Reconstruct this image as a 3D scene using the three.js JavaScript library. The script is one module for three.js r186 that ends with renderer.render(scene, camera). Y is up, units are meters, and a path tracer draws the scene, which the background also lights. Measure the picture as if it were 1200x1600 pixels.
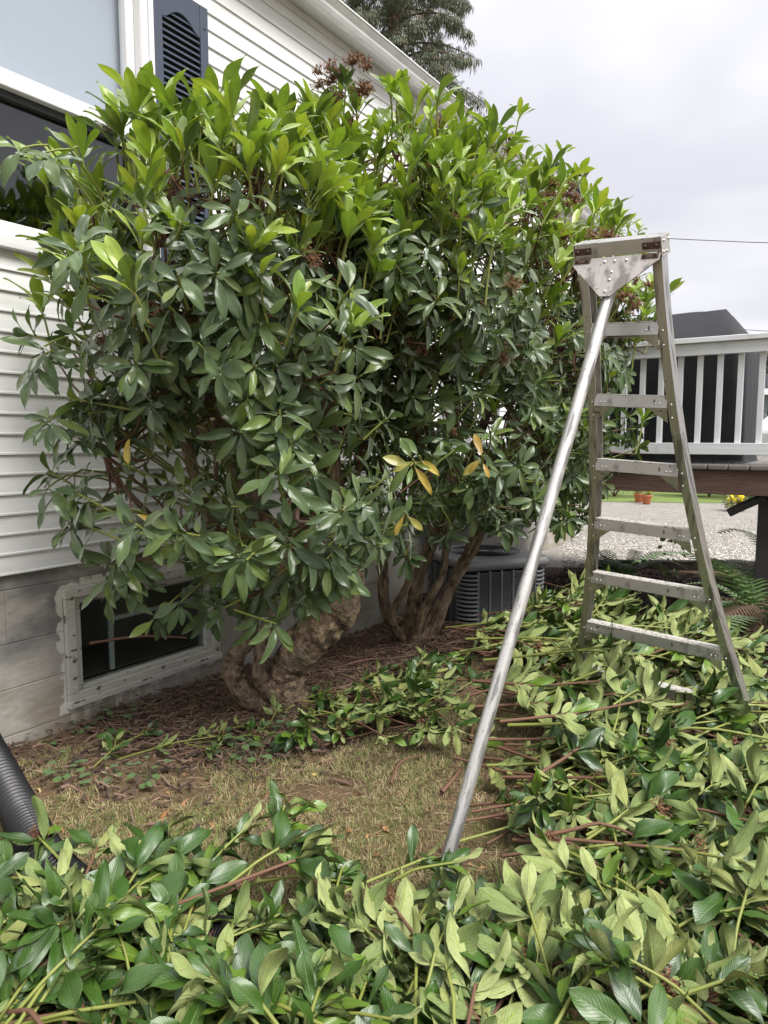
import * as THREE from 'three';
import { mergeGeometries } from 'three/addons/utils/BufferGeometryUtils.js';
import { RoundedBoxGeometry } from 'three/addons/geometries/RoundedBoxGeometry.js';

// ---------------------------------------------------------------- camera, sky, sun, exposure
const EYE = 1.56, FPX = 1110, PITCH = Math.atan(115 / FPX);
const scene = new THREE.Scene();
const camera = new THREE.PerspectiveCamera(2 * Math.atan(800 / FPX) * 180 / Math.PI, 0.75, 0.05, 400);
camera.position.set(0, EYE, 0);
camera.rotation.x = -PITCH;
const renderer = new THREE.WebGLRenderer({ antialias: true });
renderer.toneMapping = THREE.LinearToneMapping;
renderer.toneMappingExposure = 3.75;
renderer.shadowMap.enabled = true;

let seed = 7;
function rnd() { seed = (seed + 0x6D2B79F5) | 0; let t = Math.imul(seed ^ (seed >>> 15), 1 | seed); t = (t + Math.imul(t ^ (t >>> 7), 61 | t)) ^ t; return ((t ^ (t >>> 14)) >>> 0) / 4294967296; }
const rr = (a, b) => a + (b - a) * rnd();
const ri = (n) => Math.floor(rnd() * n);
const V = (x, y, z) => new THREE.Vector3(x, y, z);
function h2(x, y, s) { let n = Math.imul(x, 374761393) + Math.imul(y, 668265263) + Math.imul(s, 974634777) | 0; n = Math.imul(n ^ (n >>> 13), 1274126177); return ((n ^ (n >>> 16)) >>> 0) / 4294967296; }
const sm = (t) => t * t * (3 - 2 * t);
const mod = (a, n) => ((a % n) + n) % n;
function vn(x, y, px, py, s) {            // value noise that repeats every px, py cells
  const xi = Math.floor(x), yi = Math.floor(y), u = sm(x - xi), v = sm(y - yi);
  const a = mod(xi, px), b = mod(xi + 1, px), c = mod(yi, py), d = mod(yi + 1, py);
  return (h2(a, c, s) * (1 - u) + h2(b, c, s) * u) * (1 - v) + (h2(a, d, s) * (1 - u) + h2(b, d, s) * u) * v;
}
function fbm(u, v, cx, cy, oct, s) { let t = 0, a = 0.5, m = 0; for (let k = 0; k < oct; k++) { t += a * vn(u * cx, v * cy, cx, cy, s + k); m += a; a *= 0.55; cx *= 2; cy *= 2; } return t / m; }
function n3(x, y, z, s) { const zi = Math.floor(z), w = sm(z - zi); return vn(x, y, 4096, 4096, s + zi * 17) * (1 - w) + vn(x, y, 4096, 4096, s + (zi + 1) * 17) * w; }
const clamp = (x, a = 0, b = 1) => Math.min(b, Math.max(a, x));
const sstep = (a, b, x) => sm(clamp((x - a) / (b - a)));
const mixc = (a, b, t) => [a[0] + (b[0] - a[0]) * t, a[1] + (b[1] - a[1]) * t, a[2] + (b[2] - a[2]) * t];

// overcast sky, a little brighter overhead, with faint lavender cloud texture
{
  const w = 1024, h = 512, d = new Float32Array(w * h * 4);
  for (let j = 0; j < h; j++) for (let i = 0; i < w; i++) {
    const el = ((j + 0.5) / h - 0.5) * Math.PI, s = Math.max(0, Math.sin(el)), u = i / w;
    const pv = 0.30 / (0.16 + s);                       // cloud layer seen in perspective
    const c1 = fbm(u, pv * 0.55, 7, 4, 5, 11), c2 = fbm(u + 0.03 * c1, pv * 0.9, 16, 8, 4, 31);
    const c = sstep(0.32, 0.66, 0.6 * c1 + 0.4 * c2);
    const lum = (0.265 + 0.26 * s * s * s) * (0.80 + 0.30 * c);
    const k = (j * w + i) * 4, tint = mixc([0.955, 0.955, 1.06], [1.0, 1.0, 1.02], c);
    d[k] = lum * tint[0]; d[k + 1] = lum * tint[1]; d[k + 2] = lum * tint[2]; d[k + 3] = 1;
  }
  const t = new THREE.DataTexture(d, w, h, THREE.RGBAFormat, THREE.FloatType);
  t.mapping = THREE.EquirectangularReflectionMapping; t.magFilter = THREE.LinearFilter; t.minFilter = THREE.LinearFilter; t.wrapS = THREE.RepeatWrapping; t.needsUpdate = true;
  scene.background = t; scene.environment = t;
}
const sun = new THREE.DirectionalLight(new THREE.Color(1.0, 0.97, 0.92), 1.5);
sun.position.set(6, 12, 2.5); sun.target.position.set(0, 0, -4);
sun.castShadow = true; sun.shadow.radius = 60; sun.shadow.mapSize.set(2048, 2048);
Object.assign(sun.shadow.camera, { left: -12, right: 12, top: 12, bottom: -12, near: 0.5, far: 45 });
scene.add(sun, sun.target);

// ---------------------------------------------------------------- places
// the house wall runs from P0 along WD; t = metres along it, n = metres out from it
const P0 = [-1.93, -3.56], TH = Math.atan2(0.829, 0.559), WD = [Math.cos(TH), -Math.sin(TH)], WN = [Math.sin(TH), Math.cos(TH)];
const W = (t, n, y = 0) => V(P0[0] + t * WD[0] + n * WN[0], y, P0[1] + t * WD[1] + n * WN[1]);
const toTN = (x, z) => [(x - P0[0]) * WD[0] + (z - P0[1]) * WD[1], (x - P0[0]) * WN[0] + (z - P0[1]) * WN[1]];
function ray(px, py) { const c = Math.cos(PITCH), s = Math.sin(PITCH), x = (px - 600) / FPX, u = (800 - py) / FPX; return V(x, u * c - s, -c - u * s); }
function onGround(px, py, h = 0) { const r = ray(px, py); const k = (h - EYE) / r.y; return V(r.x * k, h, r.z * k); }
function atDepth(px, py, D) { const r = ray(px, py); const k = D / -r.z; return V(r.x * k, EYE + r.y * k, r.z * k); }
function pixelOf(p) { const c = Math.cos(PITCH), s = Math.sin(PITCH), y = p.y - EYE, d = -s * y - c * p.z, u = c * y - s * p.z; return [600 + FPX * p.x / d, 800 - FPX * u / d, d]; }
function groundY(x, z) {
  const [t, n] = toTN(x, z);
  let y = 0.05 * (fbm(mod(x / 8, 1), mod(z / 8, 1), 14, 14, 5, 5) - 0.5) * (1 - sstep(5, 7, Math.hypot(x, z)));
  y -= (0.05 + 0.11 * sstep(0.6, 3.0, t)) * (1 - sstep(0.15, 0.85, n)) * (1 - sstep(8, 9.5, t));
  return y;
}

// ---------------------------------------------------------------- helpers
const taken = {};
function numbered(name) { const k = taken[name] = (taken[name] ?? -1) + 1; return k ? `${name}_${String(k).padStart(3, '0')}` : name; }
function shade(o) { o.traverse((c) => { if (c.isMesh) { c.castShadow = true; c.receiveShadow = true; } }); }
function thing(name, label, category, p = V(0, 0, 0), turn = 0, group) {
  const o = new THREE.Group(); o.name = numbered(name); o.position.copy(p); o.rotation.y = turn; o.userData = { label, category };
  if (group) o.userData.group = group; scene.add(o); return o;
}
function part(name, geo, m, parent, stuff) { const o = new THREE.Mesh(geo, m); o.name = name; if (stuff) o.userData.kind = 'stuff'; o.castShadow = o.receiveShadow = true; parent.add(o); return o; }
function grp(name, parent) { const o = new THREE.Group(); o.name = name; parent.add(o); return o; }
function structure(name, geo, m, parent = scene) { const o = part(name, geo, m, parent); o.userData = { kind: 'structure', label: undefined }; delete o.userData.label; return o; }
const merge = (list) => mergeGeometries(list.map((g) => (g.index ? g.toNonIndexed() : g)));
function box(x0, x1, y0, y1, z0, z1) { const g = new THREE.BoxGeometry(x1 - x0, y1 - y0, z1 - z0); g.translate((x0 + x1) / 2, (y0 + y1) / 2, (z0 + z1) / 2); return g; }
function rbox(x0, x1, y0, y1, z0, z1, r = 0.004, s = 2) { const g = new RoundedBoxGeometry(x1 - x0, y1 - y0, z1 - z0, s, r); g.translate((x0 + x1) / 2, (y0 + y1) / 2, (z0 + z1) / 2); return g; }
function uvBy(g, fn) { const p = g.attributes.position, nn = g.attributes.normal, u = new Float32Array(p.count * 2); for (let i = 0; i < p.count; i++) { const q = fn(p.getX(i), p.getY(i), p.getZ(i), nn.getX(i), nn.getY(i), nn.getZ(i)); u[2 * i] = q[0]; u[2 * i + 1] = q[1]; } g.setAttribute('uv', new THREE.BufferAttribute(u, 2)); return g; }
const uvBox = (g, s = 1, ox = 0, oy = 0) => uvBy(g, (x, y, z, a, b, c) => (Math.abs(b) > 0.7 ? [x * s + ox, z * s + oy] : Math.abs(a) > 0.7 ? [z * s + ox, y * s + oy] : [x * s + ox, y * s + oy]));
function prismX(sec, x0, x1) {              // a section of (z, y) points drawn from x0 to x1, flat faces
  const P = [], n = sec.length, q = (x, i) => [x, sec[i % n][1], sec[i % n][0]];
  for (let i = 0; i < n; i++) P.push(...q(x0, i), ...q(x1, i), ...q(x1, i + 1), ...q(x0, i), ...q(x1, i + 1), ...q(x0, i + 1));
  for (let i = 1; i < n - 1; i++) { P.push(...q(x0, 0), ...q(x0, i), ...q(x0, i + 1)); P.push(...q(x1, 0), ...q(x1, i + 1), ...q(x1, i)); }
  const g = new THREE.BufferGeometry(); g.setAttribute('position', new THREE.Float32BufferAttribute(P, 3)); g.computeVertexNormals(); return uvBox(g);
}
function bar(a, b, w, d, up = V(0, 1, 0), r = 0.003) {   // a straight square bar from a to b
  const L = a.distanceTo(b), g = new RoundedBoxGeometry(w, L, d, 1, r), y = b.clone().sub(a).normalize();
  let z = up.clone().addScaledVector(y, -up.dot(y)); if (z.lengthSq() < 1e-6) z = V(0, 0, 1).addScaledVector(y, -y.z); z.normalize();
  const x = y.clone().cross(z); const m = new THREE.Matrix4().makeBasis(x, y, z).setPosition(a.clone().add(b).multiplyScalar(0.5));
  uvBox(g); return g.applyMatrix4(m);
}
function tube(pts, rad, sides = 6, segs = 8, gnarl = 0, vs = 1) {   // tapered tube through pts; rad = function of 0..1 or array
  const c = new THREE.CatmullRomCurve3(pts), P = [], N = [], U = [], I = [];
  const R = typeof rad === 'function' ? rad : (u) => { const k = u * (rad.length - 1), i = Math.min(rad.length - 2, Math.floor(k)); return rad[i] + (rad[i + 1] - rad[i]) * (k - i); };
  let nrm = null; const len = c.getLength();
  for (let i = 0; i <= segs; i++) {
    const u = i / segs, p = c.getPoint(u), t = c.getTangent(u);
    if (!nrm) { nrm = Math.abs(t.y) < 0.9 ? V(0, 1, 0) : V(1, 0, 0); }
    nrm.addScaledVector(t, -nrm.dot(t)).normalize(); const b = t.clone().cross(nrm);
    for (let k = 0; k <= sides; k++) {
      const a = (k % sides) / sides * Math.PI * 2, dir = nrm.clone().multiplyScalar(Math.cos(a)).addScaledVector(b, Math.sin(a));
      let r = R(u);
      if (gnarl) { const q = p.clone().addScaledVector(dir, r); r *= 1 + gnarl * (n3(q.x * 9 + 50, q.y * 6 + 50, q.z * 9 + 50, 3) - 0.5) * 2.4 + gnarl * 0.8 * (n3(q.x * 26 + 50, q.y * 16 + 50, q.z * 26 + 50, 9) - 0.5) * 2 + gnarl * 0.45 * (n3(q.x * 70 + 50, q.y * 40 + 50, q.z * 70 + 50, 19) - 0.5) * 2; }
      P.push(p.x + dir.x * r, p.y + dir.y * r, p.z + dir.z * r); N.push(dir.x, dir.y, dir.z); U.push(k / sides * vs, u * len);
    }
  }
  for (let i = 0; i < segs; i++) for (let k = 0; k < sides; k++) { const a = i * (sides + 1) + k, b = a + 1, d = a + sides + 1, e = d + 1; I.push(a, b, d, b, e, d); }
  const c0 = P.length / 3, pe = pts[pts.length - 1], te = c.getTangent(1);   // end cap
  P.push(pe.x, pe.y, pe.z); N.push(te.x, te.y, te.z); U.push(0.5, len);
  for (let k = 0; k < sides; k++) I.push(segs * (sides + 1) + k, segs * (sides + 1) + k + 1, c0);
  const g = new THREE.BufferGeometry(); g.setAttribute('position', new THREE.Float32BufferAttribute(P, 3)); g.setAttribute('normal', new THREE.Float32BufferAttribute(N, 3)); g.setAttribute('uv', new THREE.Float32BufferAttribute(U, 2)); g.setIndex(I);
  if (gnarl) g.computeVertexNormals();
  return g;
}
function tex(w, h, fn, srgb = true) {
  const d = new Uint8Array(w * h * 4);
  for (let j = 0; j < h; j++) for (let i = 0; i < w; i++) { const c = fn(i / w, j / h, i, j), k = (j * w + i) * 4; if (typeof c === 'number') { d[k] = d[k + 1] = d[k + 2] = clamp(c) * 255; } else { d[k] = clamp(c[0]) * 255; d[k + 1] = clamp(c[1]) * 255; d[k + 2] = clamp(c[2]) * 255; } d[k + 3] = 255; }
  const t = new THREE.DataTexture(d, w, h); t.magFilter = THREE.LinearFilter; t.minFilter = THREE.LinearMipmapLinearFilter; t.generateMipmaps = true; t.wrapS = t.wrapT = THREE.RepeatWrapping; if (srgb) t.colorSpace = THREE.SRGBColorSpace; t.needsUpdate = true; return t;
}
const rep = (t, u, v) => { const c = t.clone(); c.repeat.set(u, v); c.needsUpdate = true; return c; };
const S = (o) => new THREE.MeshStandardMaterial(o), PH = (o) => new THREE.MeshPhysicalMaterial(o);
const rgb = (r, g, b) => new THREE.Color().setRGB(r, g, b);
const srgb = (r, g, b) => new THREE.Color().setRGB(r / 255, g / 255, b / 255, THREE.SRGBColorSpace);

// ---------------------------------------------------------------- surface textures
const tGrain = tex(256, 256, (u, v) => 0.5 + 0.5 * (fbm(u, v, 24, 24, 4, 2) - 0.5), false);
const tMottle = tex(256, 256, (u, v) => { const c = 0.86 + 0.14 * fbm(u, v, 6, 6, 5, 71); return [c, c, c]; });
const tWoodBump = tex(256, 256, (u, v) => fbm(u, v, 3, 48, 4, 15), false);
const tSiding = tex(512, 256, (u, v) => { const g = fbm(u, v, 5, 60, 3, 44), s = fbm(u, v, 6, 5, 5, 13), k = 0.95 + 0.05 * g, d = sstep(0.62, 0.8, s) * 0.06; return [k - d, k - d * 0.9, k - d * 1.2]; });
const tBark = tex(256, 512, (u, v) => { const a = fbm(u, v, 10, 14, 6, 90), b = fbm(u, v, 4, 4, 4, 60), f = Math.abs(fbm(u, v, 22, 16, 4, 33) - 0.5) * 2; return mixc(mixc([0.25, 0.20, 0.155], [0.68, 0.59, 0.48], sstep(0.2, 0.8, 0.6 * a + 0.4 * fbm(u, v, 36, 9, 4, 133))), [0.45, 0.42, 0.36], sstep(0.5, 0.75, b) * 0.6).map((c) => c * (0.9 + 0.1 * sstep(0, 0.25, f))); });
const tBarkB = tex(256, 512, (u, v) => 0.1 * sstep(0, 0.3, Math.abs(fbm(u, v, 22, 16, 4, 33) - 0.5) * 2) + 0.55 * fbm(u, v, 14, 12, 6, 91) + 0.35 * fbm(u, v, 40, 9, 4, 133), false);
const tSoil = tex(1024, 1024, (u, v) => {
  const a = fbm(u, v, 10, 10, 6, 21), b = fbm(u, v, 90, 90, 3, 41), g = fbm(u, v, 5, 5, 4, 55);
  let c = mixc([0.23, 0.175, 0.125], [0.50, 0.41, 0.30], 0.45 * a + 0.55 * b);
  c = mixc(c, [0.33, 0.36, 0.17], sstep(0.5, 0.75, g) * 0.55); return c;
});
const tSoilB = tex(512, 512, (u, v) => 0.5 * fbm(u, v, 60, 60, 4, 41) + 0.5 * fbm(u, v, 16, 16, 4, 21), false);
const tMulch = tex(512, 512, (u, v) => mixc([0.11, 0.075, 0.055], [0.36, 0.25, 0.18], fbm(u, v, 20, 60, 4, 23) * 0.6 + fbm(u, v, 70, 30, 3, 28) * 0.4));
const tGravel = tex(1024, 1024, (u, v) => { const a = fbm(u, v, 160, 160, 2, 7), b = fbm(u, v, 8, 8, 5, 17), k = 0.50 + 0.34 * a + 0.10 * (b - 0.5); return [k * 1.0, k * 0.965, k * 0.91]; });
const tGravelB = tex(1024, 1024, (u, v) => fbm(u, v, 160, 160, 2, 7), false);
const tLeaf = tex(128, 256, (u, v) => {       // veins only
  const x = Math.abs(u - 0.5) * 2, mid = 1 - sstep(0.03, 0.08, x), l = mod(v * 15 - x * 3.6, 1), vein = (1 - sstep(0.04, 0.16, Math.min(l, 1 - l))) * (1 - x) * 0.5 * sstep(0.06, 0.15, x);
  const m = 0.84 + 0.16 * fbm(u, v, 6, 10, 4, 66); return mixc([m, m, m], [1, 1, 0.86], clamp(mid * 0.8 + vein * 0.5));
});
const tLeafUnder = tex(128, 256, (u, v) => {
  const x = Math.abs(u - 0.5) * 2, mid = 1 - sstep(0.03, 0.09, x), l = mod(v * 15 - x * 3.6, 1), vein = (1 - sstep(0.04, 0.2, Math.min(l, 1 - l))) * sstep(0.04, 0.1, x);
  const m = 0.80 + 0.2 * fbm(u, v, 6, 10, 4, 67), sp = sstep(0.74, 0.80, fbm(u, v, 14, 26, 3, 167)); return mixc(mixc([m, m, m * 0.96], [0.86, 0.93, 0.62], clamp(mid + vein * 0.35)), [0.62, 0.48, 0.28], sp * 0.7);
});
const tLeafB = tex(128, 256, (u, v) => { const x = Math.abs(u - 0.5) * 2, l = mod(v * 15 - x * 3.6, 1); return 0.6 + 0.25 * fbm(u, v, 5, 9, 3, 8) - 0.5 * (1 - sstep(0.0, 0.10, x)) - 0.25 * (1 - sstep(0, 0.2, Math.min(l, 1 - l))); }, false);
const tMetal = tex(256, 512, (u, v) => { const s = fbm(u, v, 90, 3, 3, 4), b = fbm(u, v, 7, 9, 5, 83), sp = fbm(u, v, 60, 70, 2, 29); const k = 0.82 + 0.12 * s - 0.26 * sstep(0.5, 0.72, b) - 0.35 * sstep(0.78, 0.87, sp); return [k, k * 0.99, k * 0.975]; });
const tMetalR = tex(256, 512, (u, v) => 0.24 + 0.26 * fbm(u, v, 7, 9, 5, 83) + 0.12 * fbm(u, v, 90, 3, 3, 4), false);
const tStep = tex(512, 128, (u, v) => { const sp = fbm(u, v, 70, 22, 3, 57), b = fbm(u, v, 9, 4, 4, 58); const k = 0.9 - 0.6 * sstep(0.60, 0.72, sp * 0.8 + b * 0.22); return [k, k * 0.98, k * 0.94]; });
const tBoard = tex(512, 256, (u, v) => { const g = fbm(u, v, 4, 50, 4, 36), b = fbm(u, v, 6, 4, 4, 37); return mixc([0.33, 0.31, 0.30], [0.56, 0.54, 0.52], 0.6 * g + 0.4 * b); });
const tBeam = tex(1024, 128, (u, v) => { const row = Math.floor(v * 16), x = mod(u * 90 + (row % 2) * 0.5, 1), y = mod(v * 16, 1), slit = (1 - sstep(0.3, 0.42, Math.abs(x - 0.5))) * (1 - sstep(0.10, 0.24, Math.abs(y - 0.5))); const g = fbm(u, v, 12, 18, 4, 61), l = fbm(u, v, 9, 3, 4, 64); return mixc(mixc([0.29, 0.20, 0.165], [0.48, 0.36, 0.30], g), [0.56, 0.47, 0.42], slit * 0.55 + 0.25 * sstep(0.55, 0.8, l)); });
const tPaint = tex(256, 256, (u, v) => { const g = fbm(u, v, 4, 60, 3, 52), b = fbm(u, v, 8, 8, 4, 53), k = 0.90 + 0.07 * g - 0.10 * sstep(0.6, 0.85, b); return [k, k, k * 1.005]; });
const tPeel = tex(512, 512, (u, v) => { const p = fbm(u, v, 9, 14, 5, 77), g = fbm(u, v, 5, 60, 3, 78); const w = [0.80, 0.79, 0.75].map((c) => c * (0.9 + 0.1 * g)); const off = sstep(0.71, 0.73, p); return mixc(w, [0.42, 0.38, 0.34], off); });
const tCanvas = tex(256, 256, (u, v) => { const k = 0.8 + 0.2 * fbm(u, v, 4, 5, 5, 99); return [k, k, k]; });
// concrete: 200 px to the metre along the wall; old paint slop, drips and dirt where the photo shows them
const tConc = tex(2048, 256, (u, v) => {
  const t = u * 10.24 - 1, y = v * 1.28 - 0.4;
  const a = fbm(u, v, 64, 8, 6, 14), b = fbm(u, v, 16, 3, 5, 19), f = fbm(u, v, 400, 50, 2, 12);
  let c = mixc([0.53, 0.51, 0.48], [0.76, 0.74, 0.70], 0.55 * a + 0.25 * b + 0.2 * f);
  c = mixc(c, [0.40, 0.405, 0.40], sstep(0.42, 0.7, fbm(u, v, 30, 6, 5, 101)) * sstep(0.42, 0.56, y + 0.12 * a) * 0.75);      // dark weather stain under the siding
  c = mixc(c, [0.52, 0.475, 0.41], sstep(0.4, 0.62, fbm(u, v, 22, 5, 5, 105)) * (1 - sstep(0.18, 0.42, y + 0.1 * b)) * 0.6);   // tan soil splash
  const near = Math.max(0.31 - t, t - 1.40, 0.075 - y, y - 0.735);
  if (near > 0 && near < 0.045) c = mixc(c, [0.80, 0.79, 0.75], sstep(0.40, 0.56, fbm(u, v, 200, 25, 3, 111) + 0.25 - near * 9));   // paint slopped past the frame
  const dl = fbm(u, 0.5, 300, 2, 2, 120);
  if (t > 0.33 && t < 1.45 && y < 0.085) c = mixc(c, [0.78, 0.77, 0.73], sstep(0.5, 0.66, dl) * sstep(-0.34 + 0.45 * (1 - fbm(u, 0.3, 140, 2, 1, 121)), 0.06, y) * 0.7);   // paint drips
  return c;
});
const tConcB = tex(1024, 256, (u, v) => fbm(u, v, 200, 50, 4, 12), false);

// ---------------------------------------------------------------- materials
const M = {
  siding: S({ color: rgb(0.80, 0.805, 0.80), map: rep(tSiding, 0.35, 1.9), roughness: 0.5 }),
  trim: S({ color: rgb(0.80, 0.80, 0.80), map: tMottle, roughness: 0.45 }),
  soffit: S({ color: rgb(0.74, 0.74, 0.74), map: tMottle, roughness: 0.6 }),
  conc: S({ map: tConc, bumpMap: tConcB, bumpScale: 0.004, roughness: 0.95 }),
  core: S({ color: rgb(0.35, 0.34, 0.33), roughness: 0.95 }),
  room: S({ color: rgb(0.20, 0.19, 0.18), roughness: 0.95 }),
  roof: S({ color: rgb(0.035, 0.036, 0.04), map: tMottle, roughness: 0.95 }),
  shutter: S({ color: rgb(0.050, 0.062, 0.092), bumpMap: tWoodBump, bumpScale: 0.001, roughness: 0.55 }),
  glass: PH({ color: rgb(0.97, 0.99, 1.0), transmission: 1, roughness: 0.015, thickness: 0, ior: 1.52 }),
  dirtyGlass: PH({ color: rgb(0.80, 0.84, 0.82), transmission: 1, roughness: 0.12, thickness: 0, ior: 1.52 }),
  shadeCloth: S({ color: rgb(0.40, 0.42, 0.46), roughness: 0.9 }),
  gasket: S({ color: rgb(0.03, 0.03, 0.032), roughness: 0.6 }),
  peel: S({ map: rep(tPeel, 2.2, 2.2), bumpMap: rep(tPeel, 2.2, 2.2), bumpScale: 0.0015, roughness: 0.75 }),
  bark: S({ map: tBark, bumpMap: tBarkB, bumpScale: 0.03, roughness: 0.95 }),
  branch: S({ color: rgb(0.13, 0.085, 0.06), map: tMottle, bumpMap: tBarkB, bumpScale: 0.002, roughness: 0.85 }),
  redTwig: S({ color: rgb(0.17, 0.085, 0.05), map: tMottle, roughness: 0.75 }),
  greenStem: S({ color: rgb(0.23, 0.26, 0.055), map: tMottle, roughness: 0.5 }),
  cutWood: S({ color: rgb(0.72, 0.62, 0.42), roughness: 0.8 }),
  deadFlower: S({ color: rgb(0.19, 0.095, 0.052), roughness: 0.95, side: THREE.DoubleSide }),
  soil: S({ map: tSoil, bumpMap: tSoilB, bumpScale: 0.02, roughness: 1 }),
  mulch: S({ map: tMulch, bumpMap: tMulch, bumpScale: 0.02, roughness: 1 }),
  gravel: S({ color: rgb(0.72, 0.73, 0.75), map: tGravel, bumpMap: tGravelB, bumpScale: 0.02, roughness: 0.95 }),
  metal: S({ color: rgb(0.70, 0.70, 0.68), map: tMetal, metalness: 0.92, roughnessMap: tMetalR, roughness: 1 }),
  plate: S({ color: rgb(0.60, 0.57, 0.54), map: tMetal, metalness: 0.55, roughnessMap: tMetalR, roughness: 1.1 }),
  treadGlare: S({ color: rgb(0.80, 0.80, 0.79), map: tStep, metalness: 0.1, roughness: 0.4 }),  // near-white diffuse colour stands in for sky glare on the metal treads
  pole: S({ color: rgb(0.80, 0.80, 0.80), map: tMetal, metalness: 0.75, roughnessMap: tMetalR, roughness: 1.15 }),
  rivet: S({ color: rgb(0.7, 0.7, 0.69), metalness: 0.9, roughness: 0.35 }),
  rust: S({ color: rgb(0.10, 0.062, 0.045), metalness: 0.3, roughness: 0.8, map: tMottle }),
  rubber: S({ color: rgb(0.02, 0.02, 0.02), roughness: 0.7 }),
  pipe: S({ color: rgb(0.012, 0.012, 0.014), roughness: 0.42 }),
  acBody: S({ color: rgb(0.18, 0.188, 0.195), roughness: 0.5, metalness: 0.1 }),
  acTop: S({ color: rgb(0.27, 0.278, 0.285), map: tMottle, roughness: 0.5, metalness: 0.2 }),
  acDark: S({ color: rgb(0.012, 0.012, 0.013), roughness: 0.8 }),
  paint: S({ color: rgb(0.83, 0.84, 0.86), map: tPaint, bumpMap: tWoodBump, bumpScale: 0.0015, roughness: 0.55 }),
  deckBoard: S({ map: tBoard, bumpMap: tWoodBump, bumpScale: 0.002, roughness: 0.9 }),
  beam: S({ color: rgb(0.86, 0.93, 1.0), map: rep(tBeam, 0.5, 5.2), bumpMap: rep(tBeam, 0.5, 5.2), bumpScale: 0.003, roughness: 0.9 }),
  postShaded: S({ color: rgb(0.045, 0.04, 0.038), map: tMottle, roughness: 0.85 }),  // the shade under the deck is put into this near-black colour
  cover: S({ color: rgb(0.011, 0.012, 0.016), map: tCanvas, bumpMap: tCanvas, bumpScale: 0.02, roughness: 0.6 }),
  timber: S({ color: rgb(0.20, 0.16, 0.13), map: tBoard, roughness: 0.95 }),
  greySiding: S({ color: rgb(0.36, 0.40, 0.40), map: tMottle, roughness: 0.8 }),
  terracotta: S({ color: rgb(0.50, 0.17, 0.07), map: tMottle, roughness: 0.85 }),
  vanWhite: PH({ color: rgb(0.80, 0.80, 0.80), roughness: 0.35, clearcoat: 0.6, clearcoatRoughness: 0.1 }),
  vanGlass: S({ color: rgb(0.03, 0.033, 0.036), roughness: 0.08 }),
  vanGrey: S({ color: rgb(0.25, 0.24, 0.23), roughness: 0.5 }),
  fern: PH({ color: rgb(0.085, 0.165, 0.04), roughness: 0.9, transmission: 0.25, clearcoat: 0.3, clearcoatRoughness: 0.4 }),
  fernDead: S({ color: rgb(0.11, 0.066, 0.043), roughness: 0.95 }),
  weed: PH({ color: rgb(0.08, 0.155, 0.035), roughness: 0.9, transmission: 0.3 }),
  lawnGreen: S({ color: rgb(0.16, 0.22, 0.05), roughness: 0.95, map: tMottle }),
  needle: PH({ color: rgb(1, 1, 1), roughness: 0.95, transmission: 0.2 }),
  wire: S({ color: rgb(0.10, 0.10, 0.11), roughness: 0.7 }),
  flowerY: S({ color: rgb(0.80, 0.62, 0.03), roughness: 0.8 }), flowerO: S({ color: rgb(0.7, 0.25, 0.05), roughness: 0.8 }), flowerW: S({ color: rgb(0.75, 0.75, 0.7), roughness: 0.8 }),
};

// ================================================================ the setting
{
  const N = 180, P = [], U = [], I = [], f = (s) => Math.sign(s) * (6 * Math.abs(s) + 134 * Math.pow(Math.abs(s), 4));
  for (let j = 0; j <= N; j++) for (let i = 0; i <= N; i++) { const x = f(i / N * 2 - 1), z = -4 + f(j / N * 2 - 1); P.push(x, groundY(x, z), z); U.push(x / 2.3, z / 2.3); }
  for (let j = 0; j < N; j++) for (let i = 0; i < N; i++) { const a = j * (N + 1) + i; I.push(a, a + N + 1, a + 1, a + 1, a + N + 1, a + N + 2); }
  const g = new THREE.BufferGeometry(); g.setAttribute('position', new THREE.Float32BufferAttribute(P, 3)); g.setAttribute('uv', new THREE.Float32BufferAttribute(U, 2)); g.setIndex(I); g.computeVertexNormals();
  structure('ground', g, M.soil);
}
function sheet(poly, y, m, name, s = 0.4, res = 0) {     // flat sheet with an outline given on the ground
  const sh = new THREE.Shape(poly.map((p) => new THREE.Vector2(p[0], -p[1]))), g = new THREE.ShapeGeometry(sh); g.rotateX(-Math.PI / 2); g.translate(0, y, 0);
  uvBy(g, (x, yy, z) => [x * s, z * s]); return structure(name, g, m);
}
const wob = (a, b, n, k, sd) => { const o = []; for (let i = 0; i < n; i++) { const u = i / n; o.push([a[0] + (b[0] - a[0]) * u + (h2(i, sd, 1) - 0.5) * k, a[1] + (b[1] - a[1]) * u + (h2(i, sd, 2) - 0.5) * k]); } return o; };
// gravel drive behind the deck, mulch bed under the deck, mown verge before the neighbour's house
{
  const A = onGround(560, 888), B = onGround(1500, 892), C = onGround(1750, 789), D = onGround(520, 778);
  sheet([...wob([A.x, A.z], [B.x, B.z], 24, 0.12, 3), ...wob([B.x, B.z], [C.x, C.z], 10, 0.1, 4), ...wob([C.x, C.z], [D.x, D.z], 24, 0.3, 5), [D.x, D.z]], 0.016, M.gravel, 'gravel_driveway', 0.5);
  const E = onGround(520, 781), F = onGround(1750, 794), G = onGround(1750, 772), H = onGround(520, 765);
  sheet([...wob([E.x, E.z], [F.x, F.z], 30, 0.25, 7), [G.x, G.z], [H.x, H.z]], 0.024, M.lawnGreen, 'grass_verge', 0.5);
  const b = [W(4.0, 0.0), W(3.7, 1.6), W(3.35, 2.6), W(3.3, 4.6), W(7.0, 4.9), W(6.75, 0.9), W(6.75, 0.0)].map((p) => [p.x, p.z]);
  sheet(b, 0.014, M.mulch, 'mulch_bed', 1.2);
}

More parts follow.
